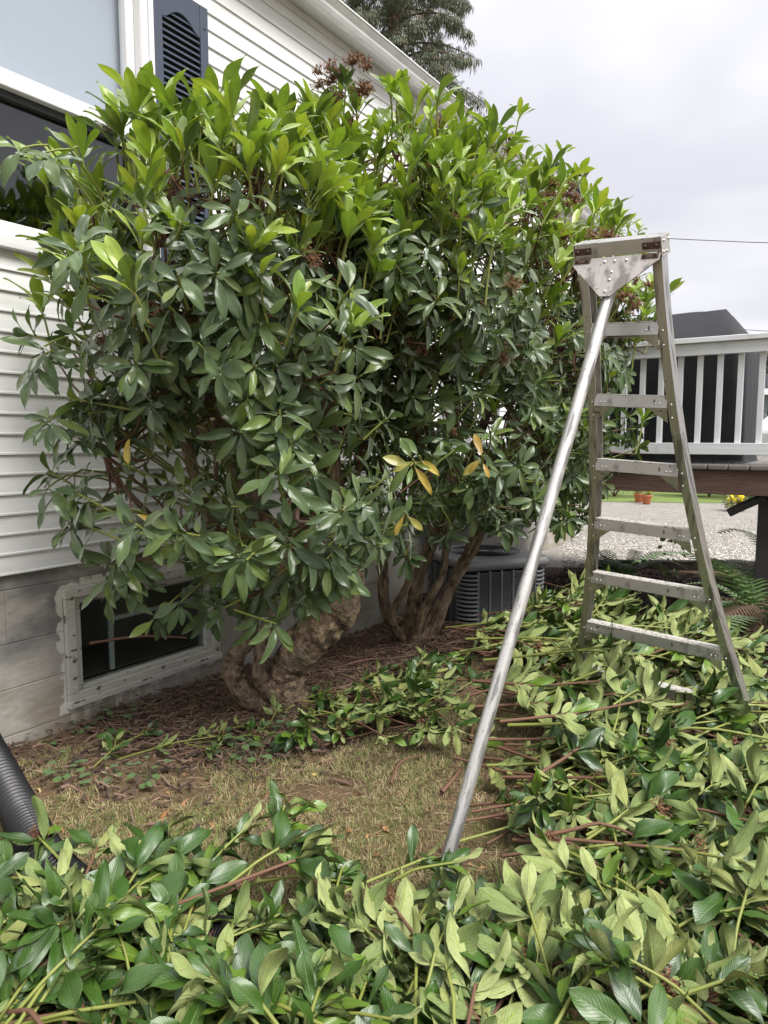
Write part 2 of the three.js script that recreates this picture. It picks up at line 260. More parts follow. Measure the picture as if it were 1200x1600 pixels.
// ================================================================ the house
const house = thing('house', 'white vinyl-sided house with concrete foundation beside the rhododendrons', 'house', W(0, 0), TH);
const WIN = { t0: -3.2, t1: 0.99, y0: 2.49, y1: 4.45 }, HT0 = -4.2, HT1 = 8.6, HB = -7;
{
  // timber shell behind the siding, closed on every side but the windows
  const c = grp('shell', house);
  part('wall_core', merge([
    box(HT0, HT1, 0.86, WIN.y0, -0.16, -0.001), box(WIN.t1, HT1, WIN.y0, 4.64, -0.16, -0.001), box(HT0, WIN.t0, WIN.y0, 4.64, -0.16, -0.001), box(WIN.t0, WIN.t1, WIN.y1, 4.64, -0.16, -0.001),
    box(HT0, HT0 + 0.15, 0.86, 4.64, HB, -0.162), box(HT1 - 0.15, HT1, 0.86, 4.64, HB, -0.162), box(HT0 + 0.152, HT1 - 0.152, 0.86, 4.64, HB, HB + 0.15),
  ]), M.room, c);
  part('floor', box(HT0 + 0.01, HT1 - 0.01, 1.0, 1.2, HB + 0.152, -0.162), M.room, c);
  part('ceiling', box(HT0 + 0.01, HT1 - 0.01, 4.5, 4.62, HB + 0.152, -0.162), M.room, c);
  // lapped siding, one mesh a course
  const sd = grp('siding', house), SEC = [[0.0005, 0], [0.017, 0], [0.017, 0.009], [0.0125, 0.012], [0.005, 0.1056], [0.0005, 0.1056]];
  for (let k = 0; k < 37; k++) {
    const y = 0.868 + k * 0.1016, s = SEC.map(([z, q]) => [z, q + y]), mid = y + 0.05;
    const runs = mid > WIN.y0 && mid < WIN.y1 ? [[HT0, WIN.t0], [WIN.t1, HT1]] : [[HT0, HT1]];
    for (const [a0, b0] of runs) for (let a = a0, b; a < b0 - 0.01; a = b) { b = Math.min(b0, a + (a === a0 ? 1.2 + 2.4 * h2(k >> 1, 9, 2) : 3.66) - 0.0); const dz = (h2(k, Math.round(a * 10), 6) - 0.5) * 0.0016, g = prismX(s.map(([z, q]) => [z + (z > 0.001 ? dz : 0), q]), a + 0.0004, b - 0.0004), o = h2(k, Math.round(a * 7) + 50, 1) * 7; uvBy(g, (x, yy, z) => [x + o, yy]); part('siding_board', g, M.siding, sd); }
  }
  part('top_trim', prismX([[0.001, 4.60], [0.022, 4.60], [0.022, 4.632], [0.014, 4.636], [0.014, 4.665], [0.001, 4.665]], HT0, HT1), M.trim, sd);
  part('corner_post', merge([box(HT1 - 0.07, HT1 + 0.02, 0.87, 4.6, 0.018, 0.03), box(HT1 + 0.002, HT1 + 0.03, 0.87, 4.6, -0.09, 0.0175)]), M.trim, sd);
  // foundation: form-board courses on the left, block work further along
  const fd = grp('foundation', house), rows = [-0.6, 0.02, 0.267, 0.507, 0.787, 0.866], conc = (g) => uvBy(g, (x, y, z, a, b) => [(x + 1 + (Math.abs(a) > 0.5 ? z : 0)) / 10.24, (y + 0.4 + (Math.abs(b) > 0.5 ? z : 0)) / 1.28]);
  const OP = [0.325, 1.425, 0.078, 0.722];
  for (let r = 0; r < rows.length - 1; r++) {
    const y0 = rows[r], y1 = rows[r + 1]; let t = HT0, k = 0;
    while (t < HT1 - 0.02) {
      const L = t < 1.6 ? [1.9, 2.3, 1.55][(r + k) % 3] : 0.41, e = Math.min(HT1, t + L + (t >= 1.6 && k === 0 ? 0.2 * (r % 2) : 0));
      // cut the piece round the window opening
      const pieces = []; const a0 = y0 + 0.0022, a1 = y1 - 0.0022, x0 = t + 0.0018, x1 = e - 0.0018;
      if (x1 <= OP[0] || x0 >= OP[1] || a1 <= OP[2] || a0 >= OP[3]) pieces.push([x0, x1, a0, a1]);
      else { if (x0 < OP[0]) pieces.push([x0, OP[0], a0, a1]); if (x1 > OP[1]) pieces.push([OP[1], x1, a0, a1]); const m0 = Math.max(x0, OP[0]), m1 = Math.min(x1, OP[1]); if (a0 < OP[2]) pieces.push([m0, m1, a0, OP[2]]); if (a1 > OP[3]) pieces.push([m0, m1, OP[3], a1]); }
      const pr = (h2(r, k, 8) - 0.5) * 0.004;
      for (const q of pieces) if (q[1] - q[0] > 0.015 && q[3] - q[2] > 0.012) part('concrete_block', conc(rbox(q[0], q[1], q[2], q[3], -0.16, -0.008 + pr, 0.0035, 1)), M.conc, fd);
      t = e; k++;
    }
  }
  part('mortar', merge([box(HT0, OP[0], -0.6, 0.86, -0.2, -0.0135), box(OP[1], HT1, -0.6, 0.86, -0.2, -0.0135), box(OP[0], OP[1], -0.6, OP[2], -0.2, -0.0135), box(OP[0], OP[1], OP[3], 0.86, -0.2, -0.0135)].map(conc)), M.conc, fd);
  part('basement_wall', merge([box(HT0, HT0 + 0.2, -0.6, 0.86, HB, -0.202), box(HT1 - 0.2, HT1, -0.6, 0.86, HB, -0.202), box(HT0 + 0.202, HT1 - 0.202, -0.6, 0.86, HB, HB + 0.2)]), M.core, fd);
  // roof, soffit, gutter
  const rf = grp('roof', house);
  part('roof_slab', prismX([[0.225, 4.715], [0.225, 4.745], [HB / 2, 6.25], [HB - 0.3, 4.745], [HB - 0.3, 4.7], [HB / 2, 6.2]], HT0 - 0.3, HT1 + 0.35), M.roof, rf);
  for (const s of [0, 1]) part('gable_wall', prismX([[-0.02, 4.64], [HB, 4.64], [HB / 2, 6.15]], s ? HT1 - 0.1 : HT0, s ? HT1 : HT0 + 0.1), M.siding, rf);
  part('soffit', box(HT0 - 0.3, HT1 + 0.3, 4.655, 4.668, 0.0145, 0.139), M.soffit, rf);
  part('fascia', box(HT0 - 0.3, HT1 + 0.3, 4.63, 4.70, 0.14, 0.155), M.trim, rf);
  part('gutter', prismX([[0.157, 4.615], [0.205, 4.615], [0.22, 4.64], [0.222, 4.66], [0.25, 4.69], [0.25, 4.702], [0.262, 4.702], [0.262, 4.712], [0.24, 4.712], [0.157, 4.69]], HT0 - 0.3, HT1 + 0.3), M.trim, rf);
  part('downspout', merge([rbox(HT1 - 0.12, HT1 - 0.05, 0.1, 4.6, 0.032, 0.09, 0.008)]), M.trim, rf);
}
{ // large window over the bush: shaded upper light, dark lower light
  const w = grp('window', house), { t0, t1, y0, y1 } = WIN;
  part('casing', merge([rbox(t1 - 0.085, t1, y0 + 0.132, y1, -0.06, 0.05), rbox(t0, t0 + 0.085, y0 + 0.132, y1, -0.06, 0.05), rbox(t0 + 0.086, t1 - 0.086, y1 - 0.08, y1 - 0.001, -0.06, 0.05)]), M.trim, w);
  part('casing_lip', merge([rbox(t1 - 0.03, t1 + 0.004, y0 + 0.133, y1, 0.051, 0.064), rbox(t1 - 0.086 + 0.004, t1 - 0.07, y0 + 0.133, y1, 0.051, 0.057)]), M.trim, w);
  part('sill', merge([rbox(t0, t1 + 0.03, y0, y0 + 0.065, -0.05, 0.055, 0.006), rbox(t0 + 0.01, t1 + 0.012, y0 + 0.067, y0 + 0.131, -0.05, 0.035, 0.006)]), M.trim, w);
  part('transom', merge([rbox(t0 + 0.087, t1 - 0.087, 3.263, 3.315, -0.05, 0.028, 0.006), rbox(t0 + 0.087, t1 - 0.087, 3.317, 3.353, -0.05, 0.012, 0.004)]), M.trim, w);
  const up = grp('upper_sash', w);
  for (const x of [t0 + 0.087, t1 - 0.143]) part('sash_stile', rbox(x, x + 0.056, 3.355, y1 - 0.082, -0.06, 0.0), M.trim, up);
  part('pane', box(t0 + 0.144, t1 - 0.144, 3.355, y1 - 0.083, -0.042, -0.038), M.glass, up);
  const lo = grp('lower_sash', w);
  part('gasket', merge([box(t0 + 0.088, t1 - 0.088, 3.226, 3.262, -0.06, -0.012), box(t1 - 0.125, t1 - 0.088, y0 + 0.133, 3.225, -0.06, -0.012)]), M.gasket, lo);
  part('pane', box(t0 + 0.088, t1 - 0.126, y0 + 0.134, 3.225, -0.052, -0.048), M.glass, lo);
  part('roller_shade', box(t0 + 0.02, t1 - 0.02, 3.30, y1 - 0.02, -0.115, -0.109), M.shadeCloth, w);
}
{ // louvred shutter beside it
  const s = grp('shutter', house), a = 1.005, b = 1.42, y0 = 2.5, y1 = 4.21;
  part('stile', rbox(a, a + 0.062, y0, y1, 0.018, 0.05), M.shutter, s); part('stile', rbox(b - 0.062, b, y0, y1, 0.018, 0.05), M.shutter, s);
  part('bottom_rail', rbox(a + 0.063, b - 0.063, y0, y0 + 0.08, 0.018, 0.046), M.shutter, s);
  const sh = new THREE.Shape(), x0 = a + 0.063, x1 = b - 0.063, m = (x0 + x1) / 2;
  sh.moveTo(x0, y1); sh.lineTo(x1, y1); sh.lineTo(x1, 4.02); sh.bezierCurveTo(x1 - 0.05, 4.02, x1 - 0.07, 4.09, m, 4.09); sh.bezierCurveTo(x0 + 0.07, 4.09, x0 + 0.05, 4.02, x0, 4.02); sh.closePath();
  const tr = new THREE.ExtrudeGeometry(sh, { depth: 0.022, bevelEnabled: true, bevelSize: 0.003, bevelThickness: 0.003, bevelSegments: 1 }); tr.translate(0, 0, 0.02); part('top_rail', tr, M.shutter, s);
  part('backing', box(x0, x1, y0 + 0.08, 4.1, 0.0175, 0.0195), M.gasket, s);
  const sl = prismX([[0.021, 0.0], [0.043, -0.012], [0.045, -0.008], [0.0225, 0.021]], x0 + 0.001, x1 - 0.001);
  for (let y = y0 + 0.10; y < 4.075; y += 0.0375) { const o = part('slat', sl, M.shutter, s); o.position.y = y; }
  for (const [x, y] of [[a + 0.03, 4.15], [b - 0.03, 4.08], [a + 0.03, 3.0], [b - 0.03, 3.0]]) { const g = new THREE.SphereGeometry(0.007, 8, 6); g.translate(x, y, 0.05); part('screw_head', g, M.gasket, s); }
}
{ // basement window, old paint flaking off its frame
  const w = grp('basement_window', house), [x0, x1, y0, y1] = [0.315, 1.435, 0.062, 0.738];
  part('frame', merge([rbox(x0, x0 + 0.06, y0 + 0.081, y1 - 0.056, -0.12, 0.012), rbox(x1 - 0.06, x1, y0 + 0.081, y1 - 0.056, -0.12, 0.012), rbox(x0 - 0.004, x1 + 0.004, y1 - 0.055, y1, -0.12, 0.016)].map((g) => uvBox(g, 1))), M.peel, w);
  part('sill', merge([rbox(x0 - 0.006, x1 + 0.006, y0, y0 + 0.038, -0.12, 0.022), rbox(x0, x1, y0 + 0.040, y0 + 0.080, -0.12, 0.008)].map((g) => uvBox(g, 1, 0.31, 0.2))), M.peel, w);
  const s = grp('sash', w), a = x0 + 0.061, b = x1 - 0.061, c = y0 + 0.082, d = y1 - 0.057;
  part('sash_frame', merge([rbox(a, a + 0.042, c, d, -0.09, -0.012), rbox(b - 0.042, b, c, d, -0.09, -0.012), rbox(a + 0.043, b - 0.043, d - 0.04, d, -0.09, -0.012), rbox(a + 0.043, b - 0.043, c, c + 0.022, -0.09, -0.012)].map((g) => uvBox(g, 1, 0.6, 0.1))), M.peel, s);
  part('pane', box(a + 0.043, b - 0.043, c + 0.023, d - 0.041, -0.05, -0.046), M.dirtyGlass, s);
  const i = grp('inner_slider', w);
  part('rail', merge([rbox(0.655, 0.685, c + 0.03, d - 0.045, -0.115, -0.095), rbox(0.686, b - 0.05, 0.47, 0.495, -0.115, -0.095), rbox(0.686, b - 0.05, d - 0.07, d - 0.045, -0.115, -0.095)].map((g) => uvBox(g, 1))), M.trim, i);
  part('reveal', merge([box(x0 + 0.01, x1 - 0.01, c, d, -0.75, -0.745), box(x0 + 0.004, x0 + 0.01, c, d, -0.745, -0.2), box(x1 - 0.01, x1 - 0.004, c, d, -0.745, -0.2), box(x0, x1, c - 0.01, c, -0.745, -0.2), box(x0, x1, d, d + 0.01, -0.745, -0.2)]), M.room, w);
}

// ================================================================ the deck
const DT = 3.95, DY = 1.366;
{
  const k = thing('deck', 'raised timber deck with white painted railing behind the tripod ladder', 'deck', W(DT, 0), TH);
  // local x runs away along the wall, z out from the wall; the near face is x = 0
  const n0 = 0.04, n1 = 5.6, far = 2.9, bg = [];
  const fl = grp('decking', k);
  const bb = [0, 1, 2].map((s) => uvBox(rbox(-0.035, far, -0.042, 0, -0.0685, 0.0685, 0.012, 2), 0.5, s * 0.33, s * 0.21));
  for (let i = 0, z = n0 + 0.07; z < n1; z += 0.143, i++) { const o = part('deck_board', bb[i % 3], M.deckBoard, fl); o.position.set((h2(i, 4, 4) - 0.5) * 0.012, DY, z); }
  part('beam', uvBy(rbox(0.0, 0.045, DY - 0.225, DY - 0.044, n0, n1, 0.004), (x, y, z) => [z * 1, (y - DY + 0.225) / 0.95]), M.beam, k);
  for (let i = 1; i < 7; i++) part('joist', box(i * 0.41, i * 0.41 + 0.04, DY - 0.225, DY - 0.046, n0, n1), M.beam, k);
  for (const [x, z] of [[0.22, 3.02], [2.5, 5.35]]) part('post', uvBox(rbox(x - 0.07, x + 0.07, -0.3, DY - 0.228, z - 0.07, z + 0.07, 0.006)), M.postShaded, k);
  part('brace', tube([V(0.1, DY - 0.235, 3.0), V(0.1, DY - 0.31, 2.86), V(0.1, DY - 0.37, 2.76)], [0.032, 0.032, 0.032], 12, 4), M.postShaded, k);
  const rl = grp('railing', k);
  part('cap_rail', uvBy(rbox(-0.03, 0.115, DY + 0.905, DY + 0.944, n0, n1, 0.005), (x, y, z) => [z, x + y]), M.paint, rl);
  part('top_rail', uvBy(rbox(0.0, 0.04, DY + 0.815, DY + 0.903, n0, n1, 0.004), (x, y, z) => [z * 0.7, y]), M.paint, rl);
  part('bottom_rail', uvBy(rbox(0.0, 0.04, DY + 0.073, DY + 0.160, n0, n1, 0.004), (x, y, z) => [z * 0.7, y]), M.paint, rl);
  const bal = uvBy(rbox(0.042, 0.08, DY + 0.078, DY + 0.90, -0.02, 0.02, 0.003), (x, y, z) => [y * 0.5, z * 3 + x]);
  for (let i = 0, z = n0 + 0.1; z < n1 - 0.02; z += 0.140, i++) part('baluster', bal, M.paint, rl).position.z = z;
  for (const z of [0.3, 4.6]) part('railing_post', rbox(0.084, 0.17, DY + 0.002, DY + 0.90, z - 0.045, z + 0.045), M.paint, rl);
}
{ // something large under a black cover on the deck
  const k = thing('covered_grill', 'black fabric cover over a bulky shape standing on the deck', 'cover', W(DT + 0.22, 1.2, DY), TH);
  const P = [], U = [], I = [], rings = [[0, 0, 0], [0.03, 0.02, 0.01], [0.55, 0, 0], [0.93, -0.01, 0.01], [0.99, 0.02, 0.04], [1.20, 0.24, 0.20], [1.225, 0.4, 0.24], [1.23, 0.5, 0.5]];
  const a = 1.0, b = 1.62, n = 64;                                        // x depth, z width
  for (const [y, ix, iz] of rings) for (let i = 0; i <= n; i++) {
    const u = i / n * 4, s = Math.floor(u) % 4, q = u - Math.floor(u), X = Math.max(0.001, a / 2 - ix), Z = Math.max(0.001, b / 2 - iz);
    let x = [-1, -1 + 2 * q, 1, 1 - 2 * q][s] * X, z = [-1 + 2 * q, 1, 1 - 2 * q, -1][s] * Z;
    const r = 0.05; if (Math.abs(x) > X - r && Math.abs(z) > Z - r) { x *= 0.985; z *= 0.985; }
    const f = 0.02 * (n3(x * 4 + 9, y * 2 + 9, z * 4 + 9, 5) - 0.5) + 0.012 * (n3(x * 11 + 9, y * 3 + 9, z * 11 + 9, 6) - 0.5);
    P.push(x + a / 2 + f, y + (y > 0.9 ? f * 2 : 0), z + b / 2 + f); U.push(u, y);
  }
  for (let j = 0; j < rings.length - 1; j++) for (let i = 0; i < n; i++) { const c = j * (n + 1) + i; I.push(c, c + 1, c + n + 1, c + 1, c + n + 2, c + n + 1); }
  const g = new THREE.BufferGeometry(); g.setAttribute('position', new THREE.Float32BufferAttribute(P, 3)); g.setAttribute('uv', new THREE.Float32BufferAttribute(U, 2)); g.setIndex(I); g.computeVertexNormals();
  part('cover_cloth', g, M.cover, k);
  part('hem_strap', tube([V(0.0, 0.34, b - 0.06), V(-0.015, 0.2, b - 0.05), V(0.0, 0.05, b - 0.055)], [0.008, 0.008, 0.008], 6, 6), M.cover, k);
}
// timber edging between bed and drive
{
  const A = onGround(930, 889), B = onGround(1420, 893);
  const g = uvBox(bar(V(A.x, 0.05, A.z), V(B.x, 0.05, B.z), 0.11, 0.12, V(0, 1, 0), 0.008), 0.6);
  const o = part('edging_timber', g, M.timber, scene); o.userData = { label: 'weathered timber edging between the mulch bed and the gravel drive', category: 'edging' };
}
// ================================================================ beyond the drive
const NG = (px, py) => onGround(px, py);
{ // grey neighbour house: gable end and long low wall
  const p = V(4.6, 0, -22.5), k = thing('neighbour_house', 'grey lap-sided house with white trim across the gravel drive', 'house', p, -0.03);
  const w = grp('siding', k);
  for (let i = 0; i < 17; i++) part('siding_board', prismX([[0, 0.45 + i * 0.15], [0.03, 0.45 + i * 0.15], [0.008, 0.60 + i * 0.15], [0, 0.60 + i * 0.15]], -6, 7.3), M.greySiding, w);
  part('wall_core', merge([box(-6, 7.3, -0.2, 3.0, -6, -0.001), box(-6, 7.3, -0.2, 0.44, 0, 0.02)]), M.greySiding, k);
  const r = grp('roof', k);
  part('roof_slab', prismX([[0.5, 2.95], [0.5, 3.05], [-3, 4.5], [-6.5, 3.05], [-6.5, 2.95], [-3, 4.4]], -6.4, 7.7), M.roof, r);
  part('fascia', box(-6.4, 7.7, 2.88, 3.06, 0.501, 0.53), M.trim, r);
  for (const x of [-2.4, 1.9]) { const win = grp('window', k); part('frame', box(x, x + 1.3, 1.2, 2.3, 0.031, 0.07), M.trim, win); part('pane', box(x + 0.08, x + 1.22, 1.28, 2.22, 0.071, 0.078), M.vanGlass, win); }
}
{ // low gable roof further along, with the dark roof edge seen past the bush
  const k = thing('garage', 'far white building with a dark shingled roof edge showing past the bush', 'garage', V(1.0, 0, -13.6), TH);
  const A = atDepth(858, 246, 13.4), B = atDepth(952, 352, 13.4);
  k.position.set(0, 0, 0); k.rotation.y = 0;
  const d = B.clone().sub(A), ext = A.clone().addScaledVector(d, 0.1), nz = -4;
  const roof = (off, thick) => { const g = new THREE.BufferGeometry(), q = [ext, B].flatMap((p) => [[p.x, p.y + off, p.z], [p.x, p.y + off + thick, p.z], [p.x, p.y + off + thick, p.z + nz], [p.x, p.y + off, p.z + nz]]), I = [0, 1, 5, 0, 5, 4, 1, 2, 6, 1, 6, 5, 2, 3, 7, 2, 7, 6, 3, 0, 4, 3, 4, 7, 0, 3, 2, 0, 2, 1, 4, 5, 6, 4, 6, 7]; g.setAttribute('position', new THREE.Float32BufferAttribute(q.flat(), 3)); g.setIndex(I); const n = g.toNonIndexed(); n.computeVertexNormals(); return uvBox(n); };
  part('roof_slab', roof(0.0, 0.1), M.roof, k); part('rake_board', roof(-0.22, 0.218).translate(0, 0, -0.05), M.trim, k);
  const sh = new THREE.Shape(); sh.moveTo(ext.x, -0.2); sh.lineTo(B.x - 0.5, -0.2); sh.lineTo(B.x - 0.5, B.y + 0.28); sh.lineTo(ext.x, ext.y - 0.24); sh.closePath();
  const g = new THREE.ExtrudeGeometry(sh, { depth: 3.2, bevelEnabled: false }); g.translate(0, 0, ext.z - 3.6); part('wall', g, M.siding, k);
}
{ // white van parked on the drive, seen in slices between the balusters
  const p = onGround(1395, 778), k = thing('parked_van', 'white van parked on the gravel drive beyond the deck railing', 'van', V(p.x, 0.03, p.z), 0.05); k.scale.setScalar(1.36);
  const sh = new THREE.Shape(); sh.moveTo(-2.6, 0.42); sh.lineTo(-2.62, 1.2); sh.quadraticCurveTo(-2.55, 1.38, -2.1, 1.45); sh.lineTo(-1.35, 2.1); sh.quadraticCurveTo(-1.2, 2.2, -0.9, 2.22); sh.lineTo(2.5, 2.24); sh.quadraticCurveTo(2.62, 2.2, 2.64, 2.0); sh.lineTo(2.66, 0.42); sh.closePath();
  const g = new THREE.ExtrudeGeometry(sh, { depth: 1.8, bevelEnabled: true, bevelSize: 0.05, bevelThickness: 0.06, bevelSegments: 3 }); g.translate(0, 0, -0.9);
  part('body', g, M.vanWhite, k);
  for (const [a, b] of [[-1.45, -0.72], [-0.6, 0.75], [0.87, 2.3]]) part('window', rbox(a, b, 1.42, 1.95, 0.955, 0.972, 0.006), M.vanGlass, k);
  part('trim_strip', rbox(-2.5, 2.6, 0.92, 0.98, 0.955, 0.975), M.vanGrey, k); part('side_skirt', rbox(-2.5, 2.6, 0.44, 0.58, 0.955, 0.98), M.vanGrey, k);
  for (const x of [-1.7, 1.65]) for (const z of [-0.8, 0.86]) { const w = grp('wheel', k); const t = new THREE.TorusGeometry(0.26, 0.085, 10, 24); t.translate(x, 0.34, z); part('tyre', t, M.rubber, w); const r = new THREE.CylinderGeometry(0.2, 0.2, 0.1, 20); r.rotateX(Math.PI / 2); r.translate(x, 0.34, z); part('rim', r, M.vanGrey, w); }
}
{ // wires
  const a = [[atDepth(905, 366, 26), atDepth(1500, 388, 20)], [atDepth(1100, 511, 30), atDepth(1500, 532, 24)]];
  ['single thin overhead wire crossing the open sky above the ladder top', 'thin overhead wire crossing the sky just over the black cover'].forEach((l, i) => { const [p, q] = a[i], m = p.clone().add(q).multiplyScalar(0.5); m.y -= 0.05; const d = q.clone().sub(p); const o = part('overhead_wire', tube([p.clone().addScaledVector(d, -1.5), p, m, q, q.clone().addScaledVector(d, 0.8)], [0.013, 0.013, 0.013], 5, 12), M.wire, scene); o.name = numbered('overhead_wire'); o.userData = { label: l, category: 'wire' }; });
}

// ================================================================ tripod ladder
{
  const C6 = V(1.3228, -0.9578 + EYE, -3.4125), v = V(-0.0658, 0.2844, 0.0885), e = V(0.810, -0.0588, 0.586).normalize(), u = v.clone().normalize();
  e.addScaledVector(u, -e.dot(u) * 0.0); const z = e.clone().cross(u).normalize();            // z: towards the tripod pole
  const k = thing('tripod_ladder', 'aluminium tripod orchard ladder standing among the cut branches', 'ladder');
  const ctr = (s) => C6.clone().addScaledVector(v, 6 - s), wid = (s) => 0.6553 - 0.1308 * (6 - s) + 0.0112 * (6 - s) ** 2;
  const rp = (s, sd) => ctr(s).addScaledVector(e, sd * (wid(s) / 2 + 0.014));
  const sweep = (sec, pts, axX, axZ) => {          // sec: closed outline in (x, z); swept through pts with fixed axes
    const P = [], n = sec.length, at = (p, [x, y]) => p.clone().addScaledVector(axX, x).addScaledVector(axZ, y).toArray();
    for (let i = 0; i < pts.length - 1; i++) for (let j = 0; j < n; j++) { const a = at(pts[i], sec[j]), b = at(pts[i], sec[(j + 1) % n]), c = at(pts[i + 1], sec[j]), d = at(pts[i + 1], sec[(j + 1) % n]); P.push(...a, ...b, ...d, ...a, ...d, ...c); }
    const g = new THREE.BufferGeometry(); g.setAttribute('position', new THREE.Float32BufferAttribute(P, 3)); g.computeVertexNormals();
    const len = pts[0].distanceTo(pts[pts.length - 1]); return uvBy(g, (x, y, q) => { const w = V(x, y, q).sub(pts[0]); return [w.dot(axX) * 6 + w.dot(axZ) * 6, w.dot(u) / Math.max(0.3, 1.2)]; });
  };
  for (const sd of [-1, 1]) {                      // channel rails, open side inwards
    const pts = []; for (let s = 0.12; s <= 8.001; s += 0.394) pts.push(rp(s, sd));
    const sec = [[0.014, -0.038], [0.014, 0.038], [-0.022, 0.038], [-0.022, 0.034], [0.010, 0.034], [0.010, -0.034], [-0.022, -0.034], [-0.022, -0.038]].map(([a, b]) => [a * sd, b]);
    const r = part('rail', sweep(sec, pts, e, z), M.metal, k);
    const rg = []; for (let s = 1; s <= 7; s++) for (const [dz, du] of [[0.0385, 0.0], [0.0385, -0.058]]) { const q = new THREE.SphereGeometry(0.0055, 8, 5); const c = rp(s, sd).addScaledVector(z, dz).addScaledVector(u, du - 0.02).addScaledVector(e, -0.004 * sd); q.translate(c.x, c.y, c.z); rg.push(q); }
    part('rivets', merge(rg), M.rivet, r, true);
    const ft = rp(8, sd); part('foot', bar(ft.clone().addScaledVector(u, -0.01), ft.clone().addScaledVector(u, 0.05), 0.05, 0.085, z), M.rubber, k);
  }
  for (let s = 1; s <= 7; s++) {                   // channel steps with gussets, level tread on top
    const a = rp(s, -1).addScaledVector(e, 0.017), b = rp(s, 1).addScaledVector(e, -0.017), fz = V(z.x, 0, z.z).normalize(), up = e.clone().cross(fz).multiplyScalar(-1); if (up.y < 0) up.multiplyScalar(-1);
    const st = part('step', mergeGeometries([bar(a.clone().addScaledVector(up, -0.024).addScaledVector(fz, 0.034), b.clone().addScaledVector(up, -0.024).addScaledVector(fz, 0.034), 0.05, 0.003, fz, 0.0012), bar(a.clone().addScaledVector(up, -0.024).addScaledVector(fz, -0.036), b.clone().addScaledVector(up, -0.024).addScaledVector(fz, -0.036), 0.05, 0.003, fz, 0.0012)]), M.metal, k);
    const tp = bar(a.clone().addScaledVector(up, 0.0025), b.clone().addScaledVector(up, 0.0025), 0.075, 0.004, up, 0.0015), L = a.distanceTo(b);
    uvBy(tp, (x, y, q) => { const w = V(x, y, q).sub(a); return [w.dot(e) * 1.6 + s * 0.37, w.dot(fz) * 6 + s * 0.21]; });
    part('tread', tp, M.treadGlare, st);
    for (const sd of [-1, 1]) { const c = (sd < 0 ? a : b).clone().addScaledVector(fz, 0.032), i = -sd; const A = c.clone().addScaledVector(up, -0.05), B = A.clone().addScaledVector(e, i * 0.075), D = A.clone().addScaledVector(u, -0.062); const t2 = fz.clone().multiplyScalar(0.003); const tri = [A, B, D], q = [...tri, ...tri.map((p) => p.clone().add(t2))]; const g = new THREE.BufferGeometry(); g.setAttribute('position', new THREE.Float32BufferAttribute(q.flatMap((p) => p.toArray()), 3)); g.setIndex([0, 2, 1, 3, 4, 5, 0, 1, 4, 0, 4, 3, 1, 2, 5, 1, 5, 4, 2, 0, 3, 2, 3, 5]); const n = g.toNonIndexed(); n.computeVertexNormals(); uvBox(n); part('gusset', n, M.metal, st); }
    const rg = []; for (const sd of [-1, 1]) for (const d of [0.03, 0.048]) { const c = (sd < 0 ? a : b).clone().addScaledVector(e, -sd * d).addScaledVector(up, -0.03).addScaledVector(fz, 0.036), q = new THREE.SphereGeometry(0.0048, 8, 5); q.translate(c.x, c.y, c.z); rg.push(q); }
    part('rivets', merge(rg), M.rivet, st, true);
  }
  // top cap and the plate that carries the pole
  const T = ctr(0), hw = wid(0) / 2 + 0.03, zc = 0.03;
  const A = T.clone().addScaledVector(e, -hw), B = T.clone().addScaledVector(e, hw);
  const cap = grp('top_cap', k);
  part('cap_front', bar(A.clone().addScaledVector(z, 0.045), B.clone().addScaledVector(z, 0.045), 0.05, 0.004, z, 0.001), M.metal, cap);
  part('cap_back', bar(A.clone().addScaledVector(z, -0.055), B.clone().addScaledVector(z, -0.055), 0.05, 0.004, z, 0.001), M.metal, cap);
  part('cap_top', bar(A.clone().addScaledVector(u, 0.027).addScaledVector(z, -0.005), B.clone().addScaledVector(u, 0.027).addScaledVector(z, -0.005), 0.104, 0.004, u, 0.001), M.metal, cap);
  for (const [p, s] of [[A, -1], [B, 1]]) {
    part('end_bracket', mergeGeometries([bar(p.clone().addScaledVector(e, s * 0.003).addScaledVector(u, -0.045), p.clone().addScaledVector(e, s * 0.003).addScaledVector(u, 0.029), 0.105, 0.004, e, 0.001)]), M.plate, cap);
    const rg = []; for (const [a, b] of [[-0.035, 0.01], [0.03, 0.012], [0.0, -0.03], [0.036, -0.028]]) { const c = p.clone().addScaledVector(e, s * 0.006).addScaledVector(z, a).addScaledVector(u, b), q = new THREE.SphereGeometry(0.006, 8, 6); q.translate(c.x, c.y, c.z); rg.push(q); }
    part('rivets', merge(rg), M.rivet, cap, true);
  }
  const foot = V(0.165, -0.02, -2.245), pd0 = T.clone().addScaledVector(z, 0.06).addScaledVector(u, -0.12), pd = foot.clone().sub(pd0).normalize();
  const pz = e.clone().cross(pd).normalize().multiplyScalar(-1); if (pz.dot(z) < 0) pz.multiplyScalar(-1);
  const H = T.clone().addScaledVector(z, 0.052).addScaledVector(u, -0.03);
  const pl = grp('hinge_plate', k), tip = H.clone().addScaledVector(pd, 0.175);
